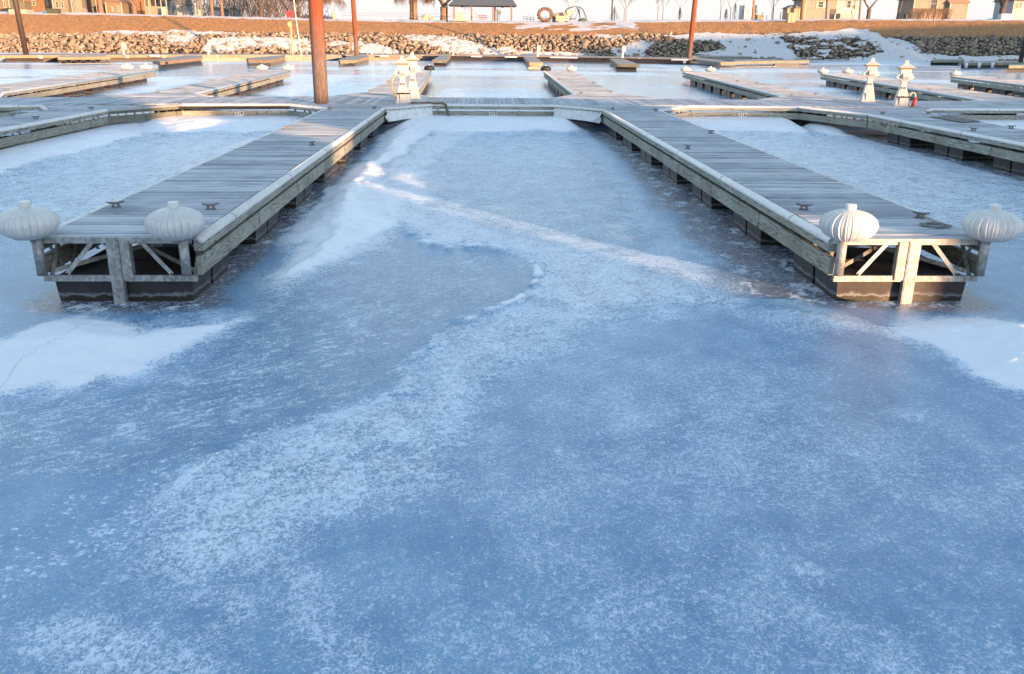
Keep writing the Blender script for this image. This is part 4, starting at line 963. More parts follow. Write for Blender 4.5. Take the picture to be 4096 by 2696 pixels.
for s_, px, vv, sv in cand:
    p = bankpt(px, vv); jj = jz[int(np.argmin(abs(vs_-vv))), int(np.clip(round((px+480)/10), 0, len(cols_)-1))]
    vs, fs = shapes[int(rng.integers(24))]; a = rng.uniform(0, 6.28); t2 = rng.uniform(-.5, .5); ca, sa = math.cos(a), math.sin(a); ct, st_ = math.cos(t2), math.sin(t2)
    out = []
    for x, y, z in vs:
        x, z = x*ct-z*st_, x*st_+z*ct; x, y = x*ca-y*sa, x*sa+y*ca
        out.append((p[0]+x*s_, p[1]+y*s_, p[2]+jj+z*s_*.95+s_*.22*(1-sv)-.05*sv))
    if idx < 300 and 0 < px < 4096:
        lb = ('angular tan boulder lit orange in the rocky bank left of the red pile' if px < 1260 else 'angular tan boulder in the rocky bank between the red pile and the leaning pile' if px < 2700 else 'shaded grey boulder in the rocky bank right of the leaning pile')
        props(MB().add(out, fs).build('boulder', M_rock, origin=(p[0], p[1], p[2])), lb, 'boulder', lb.replace('angular tan boulder', 'tan boulders').replace('shaded grey boulder', 'grey boulders')); idx += 1
    else: rest.add(out, fs)
props(rest.build('riprap', M_rock), 'smaller broken rocks filling the bank below the dry grass', 'rocks', kind='stuff')
# wooden stake cross, driftwood
y_ = 146; a = dp(3265, 184, y_); b = dp(3270, 147, y_)
t = thing('wooden_stake', tuple(a), 'pale wooden stake with a short crossbar standing in the shaded rocks', 'stake'); MB().beam(a, b, .22, .12, (0,1,0)).build('post', flat('bleached_wood', (.40,.30,.22), .8), t); c = dp(3268, 164, y_); MB().beam((c[0]-.5, y_-.1, c[2]), (c[0]+.5, y_-.1, c[2]+.1), .12, .3, (0,1,0)).build('crossbar', flat('bleached_wood_bar', (.40,.30,.22), .8), t)

# ------------------------------------------------------------------ trees
def branchy(mb, p, d, L, r_, lv, rnd, spread=.55, grav=0.0, kids=(2, 4), n=6, tips=None):
    pts = [p]; k = 4; q = Vector(p); dd = Vector(d).normalized()
    for i in range(k):
        dd = (dd+Vector((rnd.uniform(-.12, .12), rnd.uniform(-.12, .12), rnd.uniform(-.05, .08)-grav*(i+1)*.25))).normalized(); q = q+dd*(L/k); pts.append(tuple(q))
    rr = [max(.012, r_*(1-.5*i/k)) for i in range(k+1)]
    mb.tube(pts, rr, n if lv > 1 else 3, False)
    if lv <= 0: return
    for i in range(rnd.randint(*kids)):
        j = rnd.randint(2, k); a = Vector(pts[j]); az_ = rnd.uniform(0, 6.28)
        nd = (dd+Vector((math.cos(az_), math.sin(az_), rnd.uniform(-.1, .5)))*spread).normalized()
        branchy(mb, tuple(a), nd, L*rnd.uniform(.55, .85), rr[j]*.62, lv-1, rnd, spread, grav*1.15, kids, n, tips)
    if True: branchy(mb, pts[-1], dd, L*.7, rr[-1]*.85, lv-1, rnd, spread, grav*1.15, kids, n, tips)
M_bark = flat('bark_brown', (.19,.12,.08), .9, var=.35, scale=3, bump=.6)
M_barkd = flat('bark_dark', (.085,.065,.055), .9, var=.3, scale=3, bump=.5)
M_twig = flat('twigs', (.15,.105,.08), .9)
def bare_tree(px, by, Y, wpx, label, seed, trunk=3.0, lv=4, dark=False, grav=0.0, fork=3, spread=.5, L=2.2, lean=0.0, kids=(2,4)):
    rnd = random.Random(seed); p = dp(px, by, Y); z = gz(px, Y)-.1; sc_ = (Y-CAM[1])/FPX; r_ = wpx*sc_/2
    t = thing('bare_tree', (p[0], Y, z), label, 'tree', 'bare trees on the bank top')
    m = MB(); h = trunk; top_ = (p[0]+lean*h, Y, z+h)
    m.tube([(p[0], Y, z-.2), (p[0]+lean*.15*h, Y, z+.15*h), (p[0]+lean*.5*h, Y, z+.55*h), top_], [r_*1.35, r_*1.0, r_*.92, r_*1.0], 10, False); m.build('trunk', M_barkd if dark else M_bark, t, True)
    c = MB()
    for i in range(fork):
        a = 6.28*i/fork+rnd.uniform(-.5, .5); d = Vector((math.cos(a)*.75+lean, math.sin(a)*.5, 1.0))
        branchy(c, top_, d, L, r_*.5, lv, rnd, spread, grav, kids)
    c.build('crown', M_barkd if dark else (M_twig if r_ < .25 else M_bark), t)
    return t
for i, (px, w_, lb) in enumerate(((806, 11, 'orange lit bare tree left of two similar ones at the left'), (850, 13, 'middle one of three orange lit bare trees'), (890, 12, 'right one of three orange lit bare trees'))):
    bare_tree(px, 62, 172, w_, lb, 30+i, 2.6, 4, spread=.42, fork=4, L=1.7)
for i, (px, w_, Y, lb) in enumerate(((735,6,182,'dark bare tree in front of the shaded blue house'),(968,5,186,'thin dark bare tree right of the orange trees'),(930,4,190,'dark slender tree behind the orange lit trees'),(1000,6,178,'dark many stemmed bare tree'),(1045,16,180,'large dark spreading bare tree left of the big pile'),(1110,4,190,'dark bare tree behind the red dumpster'),(1150,5,192,'dark bare tree above the red dumpster'),(1195,7,178,'dark bare tree just left of the big pile'))):
    bare_tree(px, 64, Y, w_, lb, 50+i, 1.6, 5, True, spread=.6, fork=4, L=2.0, grav=.02)
bare_tree(1262, 74, 176, 24, 'bare willow rising behind the big rusty pile', 71, 3.0, 5, False, .22, 5, .75, 2.6, kids=(3, 4))
bare_tree(1655, 78, 176, 31, 'thick sunlit trunk with drooping twigs behind the railing', 72, 4.2, 4, False, .35, 5, .8, 2.2, kids=(3, 4))
bare_tree(1775, 79, 175, 27, 'thick forked sunlit trunk beside the pavilion', 73, 2.6, 3, False, .25, 3, .6, 3.0)
bare_tree(405, 50, 178, 19, 'sunlit trunk in front of the shingled grey house', 74, 4.5, 3, False, 0, 3, .5, 2.5)
bare_tree(3472, 76, 176, 15, 'forked bare tree right of the pink house', 75, 2.0, 3, True, 0, 2, .5, 2.6)
bare_tree(3588, 75, 176, 9, 'slender leaning bare tree between the two right hand houses', 76, 3.6, 3, True, 0, 2, .6, 2.0, .15)
bare_tree(4003, 78, 174, 22, 'dark forked tree at the right edge', 77, 2.4, 3, True, 0, 3, .6, 2.8)
bare_tree(540, 56, 180, 16, 'leaning forked sunlit trunk in front of the tan house', 78, 1.8, 3, False, 0, 2, .5, 3.0)
for i, (px, h, lb) in enumerate(((2630,.0,'thin leafless sapling right of the rope pyramid'),(2650,.0,'thin leafless sapling beside a similar one'),(2496,0,'bare white sapling right of the rope pyramid pole'),(2503,0,'low bare sapling stem beside the white one'),(2880,0,'pale birch sapling left of a spruce'),(2920,0,'pale sapling between two spruces'),(2716,0,'thin sapling behind the left spruce'),(2280,0,'bare sapling behind the swing frame'),(3085,0,'bare sapling left of the garden shed'))):
    bare_tree(px, 80, 178, 2.6, lb, 90+i, 2.2, 3, False, -.05, 3, .35, 1.5, kids=(2, 3))
M_spr = flat('spruce_needles', (.035,.055,.03), .9, var=.4)
def spruce(px, top, base, Y, label, seed):
    rnd = random.Random(seed); z0 = gz(px, Y); p = dp(px, base, Y); zt = dp(px, top, Y)[2]; h = zt-z0
    t = thing('spruce_tree', (p[0], Y, z0), label, 'tree', 'small spruces on the bank top')
    MB().tube([(p[0], Y, z0-.1), (p[0], Y, zt)], [.07, .02], 6).build('trunk', M_barkd, t)
    m = MB()
    for i in range(620):
        f = rnd.random()**.8; zz = z0+.15+(h-.15)*f; R__ = h*.27*(1-f)**.85+.04; a = rnd.uniform(0, 6.28); q = rnd.uniform(.2, 1.0)*R__*rnd.uniform(.8, 1.15)
        c = Vector((p[0]+math.cos(a)*q, Y+math.sin(a)*q, zz-.12*q)); s_ = rnd.uniform(.08, .17); d = Vector((math.cos(a), math.sin(a), -.25))
        b = len(m.v); sd_ = Vector((-math.sin(a), math.cos(a), 0))*s_*.5; m.v += [tuple(c-sd_), tuple(c+sd_), tuple(c+d*s_*1.8+Vector((0,0,rnd.uniform(-.05,.1))))]; m.f.append((b, b+1, b+2))
    m.build('crown', M_spr, t); return t
mm = MB(); rnd = random.Random(9)
for i in range(2600):
    px = rnd.triangular(560, 1330, 1060); Yw = rnd.uniform(205, 245); c = dp(px, 70, Yw); z0 = gz(px, 205)-.5; h = rnd.uniform(2, 14)*(1 if px > 700 else .7)
    x = c[0]; ln = rnd.uniform(1.2, 4.0); a = rnd.uniform(-.8, .8); zz = z0+rnd.uniform(0, h)
    mm.tube([(x, Yw, zz), (x+math.sin(a)*ln*.5+rnd.uniform(-.2, .2), Yw+rnd.uniform(-.3, .3), zz+ln*.5), (x+math.sin(a)*ln, Yw, zz+ln*math.cos(a))], [rnd.uniform(.03, .10), .03, .012], 3, False)
props(mm.build('thicket', flat('thicket_bark', (.10,.07,.055), .9)), 'dense leafless thicket of dark trunks and branches behind the houses', 'thicket', kind='stuff')
spruce(2718, 33, 77, 175, 'dark spruce left of the leaning pile', 1); spruce(2778, 37, 77, 176, 'dark spruce half hidden by the leaning pile', 2)
spruce(2902, 36, 78, 175, 'shorter of two neighbouring spruces right of the leaning pile', 3); spruce(2937, 13, 76, 174, 'taller of two neighbouring spruces right of the leaning pile', 4); spruce(3019, 20, 78, 178, 'spruce beside the metal cabin and a pole', 5)

# ------------------------------------------------------------------ houses and things on the bank top
def wallmat(name, c, lap=True):
    n = NT(name); z = n.n('ShaderNodeSeparateXYZ'); n.l(n.n('ShaderNodeNewGeometry').outputs['Position'], z.inputs[0])
    f = n.math('FRACT', n.math('MULTIPLY', z.outputs[2], 5.0)); l_ = n.ramp(f, [(0, .72), (.14, 1.0), (1, .93)])
    nz = n.ramp(n.noise(n.pos(), 1.5, 5, .6), [(.3, .82), (.7, 1.1)])
    return n.set(n.mix(1.0, n.mix(1.0, c, l_, 'MULTIPLY'), nz, 'MULTIPLY'), .8, 0, .2)
M_glass = flat('window_glass', (.05,.06,.08), .08, var=.2, spec=.8); M_trim = flat('cream_trim', (.38,.34,.27), .6, var=.06); M_roof = flat('brown_shingles', (.16,.11,.08), .9, var=.3, scale=12)
M_groof = flat('grey_shingles', (.14,.14,.145), .9, var=.25, scale=12)
def house(px0, px1, Y, mat, label, eave=3.2, dep=7.0, wins=(), roof=M_roof, porch=None, name='house', gable=False, top=None):
    a = dp(px0, 60, Y); b = dp(px1, 60, Y); z = min(gz(px0, Y), gz(px1, Y)); x0, x1 = a[0], b[0]; zt = z+eave if top is None else dp((px0+px1)/2, top, Y)[2]
    t = thing(name, ((x0+x1)/2, Y, z), label, 'house' if name == 'house' else 'shed')
    MB().box(((x0+x1)/2, Y+dep/2, (z+zt)/2), (x1-x0, dep, zt-z+.2)).build('wall', mat, t)
    m = MB(); o_ = .35; rh = (x1-x0)*.28 if gable else dep*.35
    if gable: vs = [(x0-o_, Y-o_, zt), (x1+o_, Y-o_, zt), ((x0+x1)/2, Y-o_, zt+rh), (x0-o_, Y+dep+o_, zt), (x1+o_, Y+dep+o_, zt), ((x0+x1)/2, Y+dep+o_, zt+rh)]; fs = [(0,1,2),(5,4,3),(0,2,5,3),(1,4,5,2),(0,3,4,1)]
    else: vs = [(x0-o_, Y-o_, zt), (x0-o_, Y+dep+o_, zt), (x0-o_, Y+dep/2, zt+rh), (x1+o_, Y-o_, zt), (x1+o_, Y+dep+o_, zt), (x1+o_, Y+dep/2, zt+rh)]; fs = [(0,1,2),(5,4,3),(0,2,5,3),(1,4,5,2),(0,3,4,1)]
    m.add(vs, fs).build('roof', roof, t)
    for (p0, p1, t0, t1) in wins:
        wa = dp(p0, t0, Y-.04); wb = dp(p1, t1, Y-.04); xm = (wa[0]+wb[0])/2; zm = (wa[2]+wb[2])/2; w_ = abs(wb[0]-wa[0]); h_ = abs(wa[2]-wb[2])
        f = MB(); fr = .12
        f.box((xm, Y-.04, zm+h_/2), (w_+2*fr, .1, fr)); f.box((xm, Y-.04, zm-h_/2), (w_+2*fr, .12, fr)); f.box((xm-w_/2, Y-.04, zm), (fr, .1, h_)); f.box((xm+w_/2, Y-.04, zm), (fr, .1, h_)); f.box((xm, Y-.045, zm), (w_, .09, .06))
        fo = f.build('window', M_trim, t); MB().box((xm, Y-.015, zm), (w_, .03, h_)).build('pane', M_glass, fo)
    for sx in (x0, x1): MB().box((sx, Y-.02, (z+zt)/2), (.18, .12, zt-z)).build('corner_trim', M_trim, t)
    return t
house(-60, 44, 176, wallmat('ochre_siding', (.19,.14,.09)), 'ochre sided house cut by the left edge', wins=((12,24,2,30),))
house(104, 216, 182, wallmat('brown_siding', (.20,.12,.075)), 'brown sided house with cream framed windows', wins=((128,142,1,22),(184,193,2,24)))
house(218, 292, 176, wallmat('cream_siding', (.22,.175,.125)), 'cream house with a large double window and a stone foot', wins=((221,236,5,32),(243,256,5,32)), eave=3.4)
house(330, 404, 186, wallmat('shingle_tan', (.17,.135,.10)), 'plain shingled house behind a sunlit trunk', wins=((333,342,24,38),))
house(428, 490, 178, wallmat('tan_board', (.21,.15,.10)), 'small tan cottage with a brown gable roof', eave=2.2, wins=((447,453,25,44),(470,480,25,46)), gable=True)
house(492, 585, 188, wallmat('warm_plaster', (.22,.13,.08)), 'warm brown house behind the leaning forked trunk', wins=((510,518,8,30),(522,528,8,30)))
house(588, 668, 196, wallmat('blue_siding', (.10,.14,.17)), 'dark blue grey house with a raised deck', wins=((652,659,2,16),), roof=M_groof)
house(668, 732, 204, wallmat('pale_blue_siding', (.28,.32,.36)), 'pale house shaded behind the bare trees', eave=2.4, roof=M_groof)
house(850, 884, 215, wallmat('white_siding_far', (.45,.47,.50)), 'small white gabled house behind the orange trees', eave=1.6, gable=True, roof=M_groof, wins=((872,876,38,48),))
house(924, 942, 215, wallmat('grey_blue_far', (.30,.36,.42)), 'narrow blue gabled house among the dark trees', eave=1.8, gable=True, roof=M_groof, wins=((928,932,40,52),))
# porch with stairs
Y = 174; a = dp(292, 50, Y); b = dp(330, 50, Y); z = gz(310, Y)
t = thing('porch', ((a[0]+b[0])/2, Y, z), 'cream wooden porch with slanting stair rail beside the cream house', 'porch')
m = MB()
for i in range(8): x = a[0]+(b[0]-a[0])*i/7; m.box((x, Y, z+1.4), (.09, .09, 2.9))
m.build('post', M_trim, t); MB().box(((a[0]+b[0])/2, Y+.8, z+2.7), (b[0]-a[0], 1.8, .15)).build('canopy', M_trim, t)
m = MB(); m.beam((a[0]+.8, Y-.3, z+1.5), (b[0]+1.2, Y-.3, z+.35), .08, .1, (0,1,0)); m.beam((a[0]+.8, Y-.3, z+1.1), (b[0]+1.0, Y-.3, z+.05), .08, .1, (0,1,0)); m.beam((a[0]+.9, Y-.3, z+1.7), (b[0], Y-.3, z+2.7), .08, .1, (0,1,0)); m.build('stair_rail', M_trim, t)
# deck with railing in front of the blue house
Y = 182; a = dp(582, 50, Y); b = dp(668, 50, Y); z = gz(620, Y)
t = thing('raised_deck', ((a[0]+b[0])/2, Y, z), 'raised wooden deck with a slatted railing in front of the blue house', 'deck')
m = MB(); k = 26
for i in range(k): x = a[0]+(b[0]-a[0])*i/(k-1); m.box((x, Y, z+.75), (.07, .07, 1.35))
m.box(((a[0]+b[0])/2, Y, z+1.5), (b[0]-a[0], .14, .1)); m.build('railing', M_trim, t)
m = MB()
for i in range(5): x = a[0]+(b[0]-a[0])*i/4; m.box((x, Y+.2, z+1.6), (.14, .14, 3.4))
m.build('post', M_trim, t); MB().box(((a[0]+b[0])/2, Y+1.5, z+.5), (b[0]-a[0], 2.6, .15)).build('platform', M_bark, t)
def boxthing(name, px0, px1, top, base, Y, d, mat, label, cat, parts=None, z0=None):
    a = dp(px0, base, Y); b = dp(px1, base, Y); zt = dp((px0+px1)/2, top, Y)[2]; z = dp((px0+px1)/2, base, Y)[2] if z0 is None else z0
    t = thing(name, ((a[0]+b[0])/2, Y, z), label, cat)
    m = MB(); x, w_ = (a[0]+b[0])/2, b[0]-a[0]; m.box((x, Y+d/2, (z+zt)/2), (w_, d, zt-z)); m.build('body', mat, t)
    f = MB(); f.box((x, Y+d/2, zt+.04), (w_+.12, d+.12, .08)); f.build('lid', mat, t)
    s_ = MB(); s_.box((x, Y-.012, (z+zt)/2), (.04, .02, (zt-z)*.86)); s_.box((x-w_/2+.05, Y-.012, (z+zt)/2), (.03, .02, (zt-z)*.9)); s_.build('door_seam', M_black, t)
    return t, x, w_, z, zt
M_olive = flat('olive_metal', (.13,.12,.075), .5); M_conc = flat('concrete', (.32,.29,.25), .9); M_cream = flat('cream_metal', (.40,.38,.32), .5, var=.05)
def onbase(r_, base_h=.35):
    t, x, w_, z, zt = r_; MB().box((x, t.location.y+1, z-.1), (w_+.7, 2.9, base_h)).build('concrete_base', M_conc, t)
onbase(boxthing('utility_cabinet', 47, 104, 6, 46, 165, 2.4, M_olive, 'tall olive utility cabinet on a concrete base behind the far left pile', 'cabinet'), .9)
onbase(boxthing('utility_cabinet', 188, 228, 36, 56, 164, 1.8, flat('dark_green_metal', (.06,.075,.05), .5), 'low dark green utility box on a concrete pad beside the blue tarp', 'cabinet'), .3)
t, x, w_, z, zt = boxthing('utility_cabinet', 1821, 1860, 47, 78, 166, 1.6, M_cream, 'cream double door electrical cabinet under the pavilion', 'cabinet'); onbase((t, x, w_, z, zt), .4)
MB().box((x, 165.97, z+.6), (.12, .05, .25)).build('handle', M_black, t)
for px0, px1, lb in ((20, 47, 'blue tarp covered boat left of the tall olive cabinet'), (158, 189, 'blue tarp covered boat left of the low green box')):
    Y = 170; a = dp(px0, 45, Y); b = dp(px1, 57, Y); zt = dp(px0, 44, Y)[2]; z = dp(px0, 57, Y)[2]
    t = thing('small_boat', ((a[0]+b[0])/2, Y, z), lb, 'boat', 'covered boats on the bank')
    m = MB(); vs = [(a[0], Y, zt), (b[0], Y, zt), (b[0], Y-.2, z), (a[0]+.8, Y-.2, z), (a[0]+.1, Y+1.4, zt), (b[0], Y+1.6, zt+.1), (b[0], Y+1.4, z), (a[0]+.9, Y+1.2, z)]
    m.add(vs, [(3,2,1,0),(4,5,6,7),(0,1,5,4),(1,2,6,5),(2,3,7,6),(3,0,4,7)]); m.build('hull', flat('blue_tarp_%d' % px0, (.07,.17,.30), .6), t)
    MB().beam(((a[0]+b[0])/2, Y+.6, zt+.02), (b[0]+.1, Y+.6, zt+.08), .5, .06).build('tarp_ridge', flat('blue_tarp_top_%d' % px0, (.09,.2,.34), .6), t)
# red dumpster
t, x, w_, z, zt = boxthing('dumpster', 1146, 1177, 46, 67, 172, 2, flat('dumpster_red', (.40,.035,.045), .55), 'red dumpster left of the big rusty pile', 'dumpster')
t, x, w_, z, zt = boxthing('dumpster', 1178, 1190, 48, 68, 172.2, 1.6, flat('dumpster_black', (.025,.03,.028), .6), 'black bin beside the red dumpster', 'dumpster')
t, x, w_, z, zt = boxthing('utility_post', 781, 786, 15, 62, 171, .3, M_cream, 'tall cream service post left of the orange lit trees', 'post')
t, x, w_, z, zt = boxthing('utility_post', 793, 802, 41, 62, 171, .5, M_cream, 'short cream service box beside the tall one', 'post')
t, x, w_, z, zt = boxthing('utility_post', 1332, 1342, 54, 76, 171, .5, flat('yellow_box', (.58,.45,.2), .5), 'small yellow service box left of the railing', 'post')
t, x, w_, z, zt = boxthing('utility_post', 1903, 1911, 50, 80, 168, .4, M_cream, 'cream hydrant like post under the pavilion', 'post')
t, x, w_, z, zt = boxthing('utility_post', 645, 662, 31, 44, 180, .5, M_cream, 'white boxes at the right end of the raised deck', 'post', z0=gz(650, 180))
# white picket gate pieces, mounds
Y = 172
# railing
t = thing('railing', tuple(dp(1590, 77, Y)), 'long thin metal railing along the bank top behind the trunks', 'railing')
m = MB(); z = gz(1500, Y)
xs_ = [dp(p, 77, Y)[0] for p in (1370, 1480, 1539, 1600, 1602, 1636, 1720, 1810)]
zz0 = dp(1500, 53, Y)[2]; zz1 = dp(1500, 63, Y)[2]
for x in xs_: m.tube([(x, Y, z-.3), (x, Y, zz0)], .03, 6)
m.build('post', flat('grey_steel', (.22,.2,.2), .5), t); m = MB()
for zz in (zz0, zz1): m.tube([(xs_[0], Y, zz), (xs_[-1], Y, zz)], .03, 6)
m.build('rail', flat('grey_steel_rail', (.22,.2,.2), .5), t)
x = dp(1717, 77, Y-.5)[0]; props(MB().tube([(x, Y-.5, z-.2), (x, Y-.5, zz0+.03)], .09, 8).build('yellow_bollard', flat('yellow_paint', (.65,.36,.04), .5), smooth=True, origin=(x, Y-.5, z)), 'yellow bollard in front of the railing', 'bollard')
c = dp(1697, 78, 170); vs, fs = shapes[3]; 
for dx, s_, lb in ((0, .95, 'large round pale boulder beside the thick trunk'), (1.6, .5, 'small pale boulder right of the large round one')):
    props(MB().add([(c[0]+dx+x*s_, 170+y*s_, c[2]+.35*s_+z_*s_*1.1) for x, y, z_ in vs], fs).build('landscape_boulder', flat('pale_boulder_%d' % (s_*10), (.44,.33,.24), .9, bump=.4), origin=(c[0]+dx, 170, c[2])), lb, 'boulder')
# pavilion
Y = 172; pL, pR = dp(1795, 20, Y), dp(2066, 20, Y); zE = dp(1930, 20, Y)[2]; z = gz(1930, Y)
t = thing('pavilion', ((pL[0]+pR[0])/2, Y+2, z), 'open picnic pavilion with a dark metal roof on brown posts', 'pavilion')
m = MB(); x0, x1 = pL[0], pR[0]; vs = [(x0, Y-.5, zE), (x1, Y-.5, zE), (x1, Y+6, zE), (x0, Y+6, zE), (x0+2.4, Y+2.6, zE+2.4), (x1-1.5, Y+2.6, zE+2.4)]
m.add(vs, [(0,1,5,4),(1,2,5),(2,3,4,5),(3,0,4)])
rm = NT('standing_seam_roof'); sx = rm.n('ShaderNodeSeparateXYZ'); rm.l(rm.n('ShaderNodeNewGeometry').outputs['Position'], sx.inputs[0]); rm.set(rm.ramp(rm.math('FRACT', rm.math('MULTIPLY', sx.outputs[0], 2.4)), [(0, (.035,.045,.06)), (.1, (.10,.125,.16)), (1, (.085,.105,.135))]), .45, .2)
ro = m.build('roof', rm.m, t); MB().sweep([(x0, Y-.5), (x1, Y-.5), (x1, Y+6), (x0, Y+6), (x0, Y-.5)], [(-.05, zE-.16), (.05, zE-.16), (.05, zE+.02), (-.05, zE+.02)], 1).build('fascia', flat('dark_fascia', (.035,.04,.05), .5), ro)
MB().prism([(x0+.1, Y-.4), (x1-.1, Y-.4), (x1-.1, Y+5.9), (x0+.1, Y+5.9)], zE-.06, zE-.02).build('ceiling', flat('dark_ceiling', (.05,.045,.045), .8), ro)
for px, yy in ((1815, Y+.6), (1886, Y), (1972, Y+.8), (2046, Y), (1980, Y+5)):
    c = dp(px, 20, yy); MB().box((c[0], yy, (z+zE)/2-.1), (.30, .30, zE-z+.1)).build('post', flat('brown_post_%d' % px, (.20,.11,.07), .8), t)
for px, w_ in ((1848, .35), (2010, .4)): c = dp(px, 22, Y+1.5); MB().box((c[0], Y+1.5, zE-.2), (w_, .3, .45)).build('hanging_lamp', M_black, t)
# picnic table
Y = 170; a = dp(1911, 80, Y); b = dp(1948, 80, Y); z = dp(1930, 80, Y)[2]
t = thing('picnic_table', ((a[0]+b[0])/2, Y, z), 'dark red picnic table under the pavilion', 'picnic table'); Mr = flat('dark_red_frame', (.20,.03,.04), .6)
MB().box(((a[0]+b[0])/2, Y, z+.85), (b[0]-a[0], .8, .07)).build('table_top', Mr, t)
for s in (-.65, .65): MB().box(((a[0]+b[0])/2+.3, Y+s, z+.48), (b[0]-a[0], .28, .05)).build('bench', Mr, t)
m = MB()
for i in range(4): x = a[0]+.2+(b[0]-a[0]-.4)*i/3; m.beam((x-.2, Y-.5, z), (x, Y, z+.83), .06, .06, (0,1,0)); m.beam((x+.2, Y+.5, z), (x, Y, z+.83), .06, .06, (0,1,0))
m.build('leg', Mr, t)
# round sign
Y = 168; c = dp(1997, 50, Y); z = dp(1997, 81, Y)[2]; t = thing('round_sign', (c[0], Y, z), 'dark oval sign on a thin post right of the picnic table', 'sign')
MB().tube([(c[0]-.05, Y, z), (c[0], Y, c[2]-.2)], .06, 6).build('post', M_black, t); MB().tube([(c[0], Y-.04, c[2]), (c[0], Y+.02, c[2])], .42, 20).build('board', flat('grey_green_board', (.10,.13,.13), .6), t)
# bench like rail
def pipes(name, label, cat, Y, strokes, r_, mat, part='frame'):
    P = [[tuple(dp(x, y, Y+dy)) for x, y, dy in s] for s in strokes]; base_ = P[0][0]
    t = thing(name, base_, label, cat); m = MB()
    for s in P: m.tube(s, r_, 8)
    m.build(part, mat, t); return t
M_pipe = flat('dark_pipe', (.05,.05,.06), .5)
pipes('bike_rack', 'low dark metal rack left of the big tractor tire', 'rack', 168, [[(2094,82,0),(2094,66,0),(2134,69,0),(2137,84,0)],[(2096,74,0),(2135,78,0)],[(2108,83,0),(2108,67,.6)],[(2122,84,0),(2122,68,.6)]], .05, M_pipe)
pipes('bike_rack', 'low dark metal rack seen through the big tractor tire', 'rack', 174, [[(2170,82,0),(2172,72,0),(2184,65,0),(2187,80,0)],[(2172,78,0),(2187,73,0)]], .05, M_pipe)
# tractor tire
Y = 167; c = dp(2181, 60, Y); z = dp(2181, 86, Y)[2]; Ro = (dp(2212, 60, Y)[0]-dp(2150, 60, Y)[0])/2; zc = z+Ro*.83
t = thing('tractor_tire', (c[0], Y, z), 'huge upright rusty brown tractor tire with lugs to play in', 'tire')
m = MB(); N = 40
def ringv(R1, yy): return [(c[0]+R1*math.cos(2*math.pi*i/N), yy, zc+R1*.86*math.sin(2*math.pi*i/N)) for i in range(N)]
rings = [(Ro*.62, Y-.45), (Ro*.9, Y-.5), (Ro*.96, Y-.3), (Ro*.96, Y+.5), (Ro*.9, Y+.7), (Ro*.62, Y+.65), (Ro*.70, Y+.3), (Ro*.70, Y-.2)]
for R1, yy in rings: m.v += ringv(R1, yy)
for j in range(len(rings)):
    for i in range(N): a = j*N+i; b = j*N+(i+1) % N; k = (j+1) % len(rings); m.f.append((a, b, k*N+(i+1) % N, k*N+i))
Mt = flat('weathered_tire', (.13,.075,.05), .85, var=.4, scale=3, bump=.6); m.build('carcass', Mt, t)
m = MB()
for i in range(22):
    a = 2*math.pi*i/22; s = -1 if i % 2 else 1
    m.beam((c[0]+Ro*.98*math.cos(a), Y-.45 if s > 0 else Y+.6, zc+Ro*.85*math.sin(a)), (c[0]+Ro*1.0*math.cos(a+.12), Y+.1, zc+Ro*.87*math.sin(a+.12)), .16, .2, (math.cos(a), 0, math.sin(a)))
m.build('tread_lug', Mt, t)
# play car
t, x, w_, z, zt = boxthing('play_car', 2222, 2270, 66, 88, 167, 3.4, flat('tan_play_car', (.50,.37,.22), .5), 'tan car seen from behind beside the big tire', 'car')
m = MB(); m.frustum((x, 168.8), w_*.45, 1.6, w_*.36, 1.2, zt, zt+.75); cb = m.build('cabin', flat('tan_cabin', (.42,.26,.15), .5), t)
MB().tube([(x, 167.35, zt+.30), (x, 167.25, zt+.30)], .45, 16).build('rear_window', M_glass, cb)
for s in (-1, 1): MB().tube([(x+s*(w_/2-.25), 166.95, z+.05), (x+s*(w_/2-.25), 167.6, z+.05)], .33, 12).build('wheel', M_rubber, t); MB().box((x+s*(w_/2-.2), 166.98, z+.62), (.28, .05, .16)).build('tail_light', M_red, t)
MB().box((x, 166.93, z+.28), (w_*.98, .14, .2)).build('bumper', M_galv, t)
MB().box((x-w_/2-.3, 168, z+.7), (.5, .5, 1.7)).build('side_panel', flat('blue_grey_panel', (.10,.13,.17), .6), t)
# swing
t = pipes('basket_swing', 'arched dark steel basket swing with a round yellow disc', 'swing', 172, [[(2258,80,1),(2262,42,.5),(2275,32,0),(2300,25,0),(2318,28,0),(2332,38,.5),(2345,72,1)],[(2262,42,.5),(2268,60,-1)],[(2308,26,0),(2318,60,-1)],[(2316,35,-.5),(2320,72,-1)]], .10, M_pipe)
m = MB()
for s in ([(2270,36,0),(2285,72,0)], [(2318,30,0),(2300,76,0)], [(2276,34,0),(2300,76,0)], [(2308,27,0),(2285,72,0)]): m.tube([tuple(dp(x, y, 172+d)) for x, y, d in s], .03, 5)
m.build('rope', M_pipe, t); MB().tube([tuple(dp(2278, 76, 172)), tuple(dp(2302, 76, 172))], .1, 8).build('seat', M_black, t); c = dp(2281, 49, 171.7); MB().tube([(c[0], 171.7, c[2]), (c[0], 171.8, c[2])], .48, 20).build('disc', flat('yellow_disc', (.66,.47,.22), .6), t)
c = dp(2331, 85, 169); m = MB(); m.lathe((c[0], 169, c[2]), [(1.0, -.1), (.97, .15), (.8, .38), (.5, .52), (.1, .58)], 24); dm = m.build('play_dome', flat('green_dome', (.07,.10,.06), .7, var=.4, scale=3), smooth=True, origin=(c[0], 169, c[2])); props(dm, 'dark green half dome with a reddish rim on the snow', 'play dome')
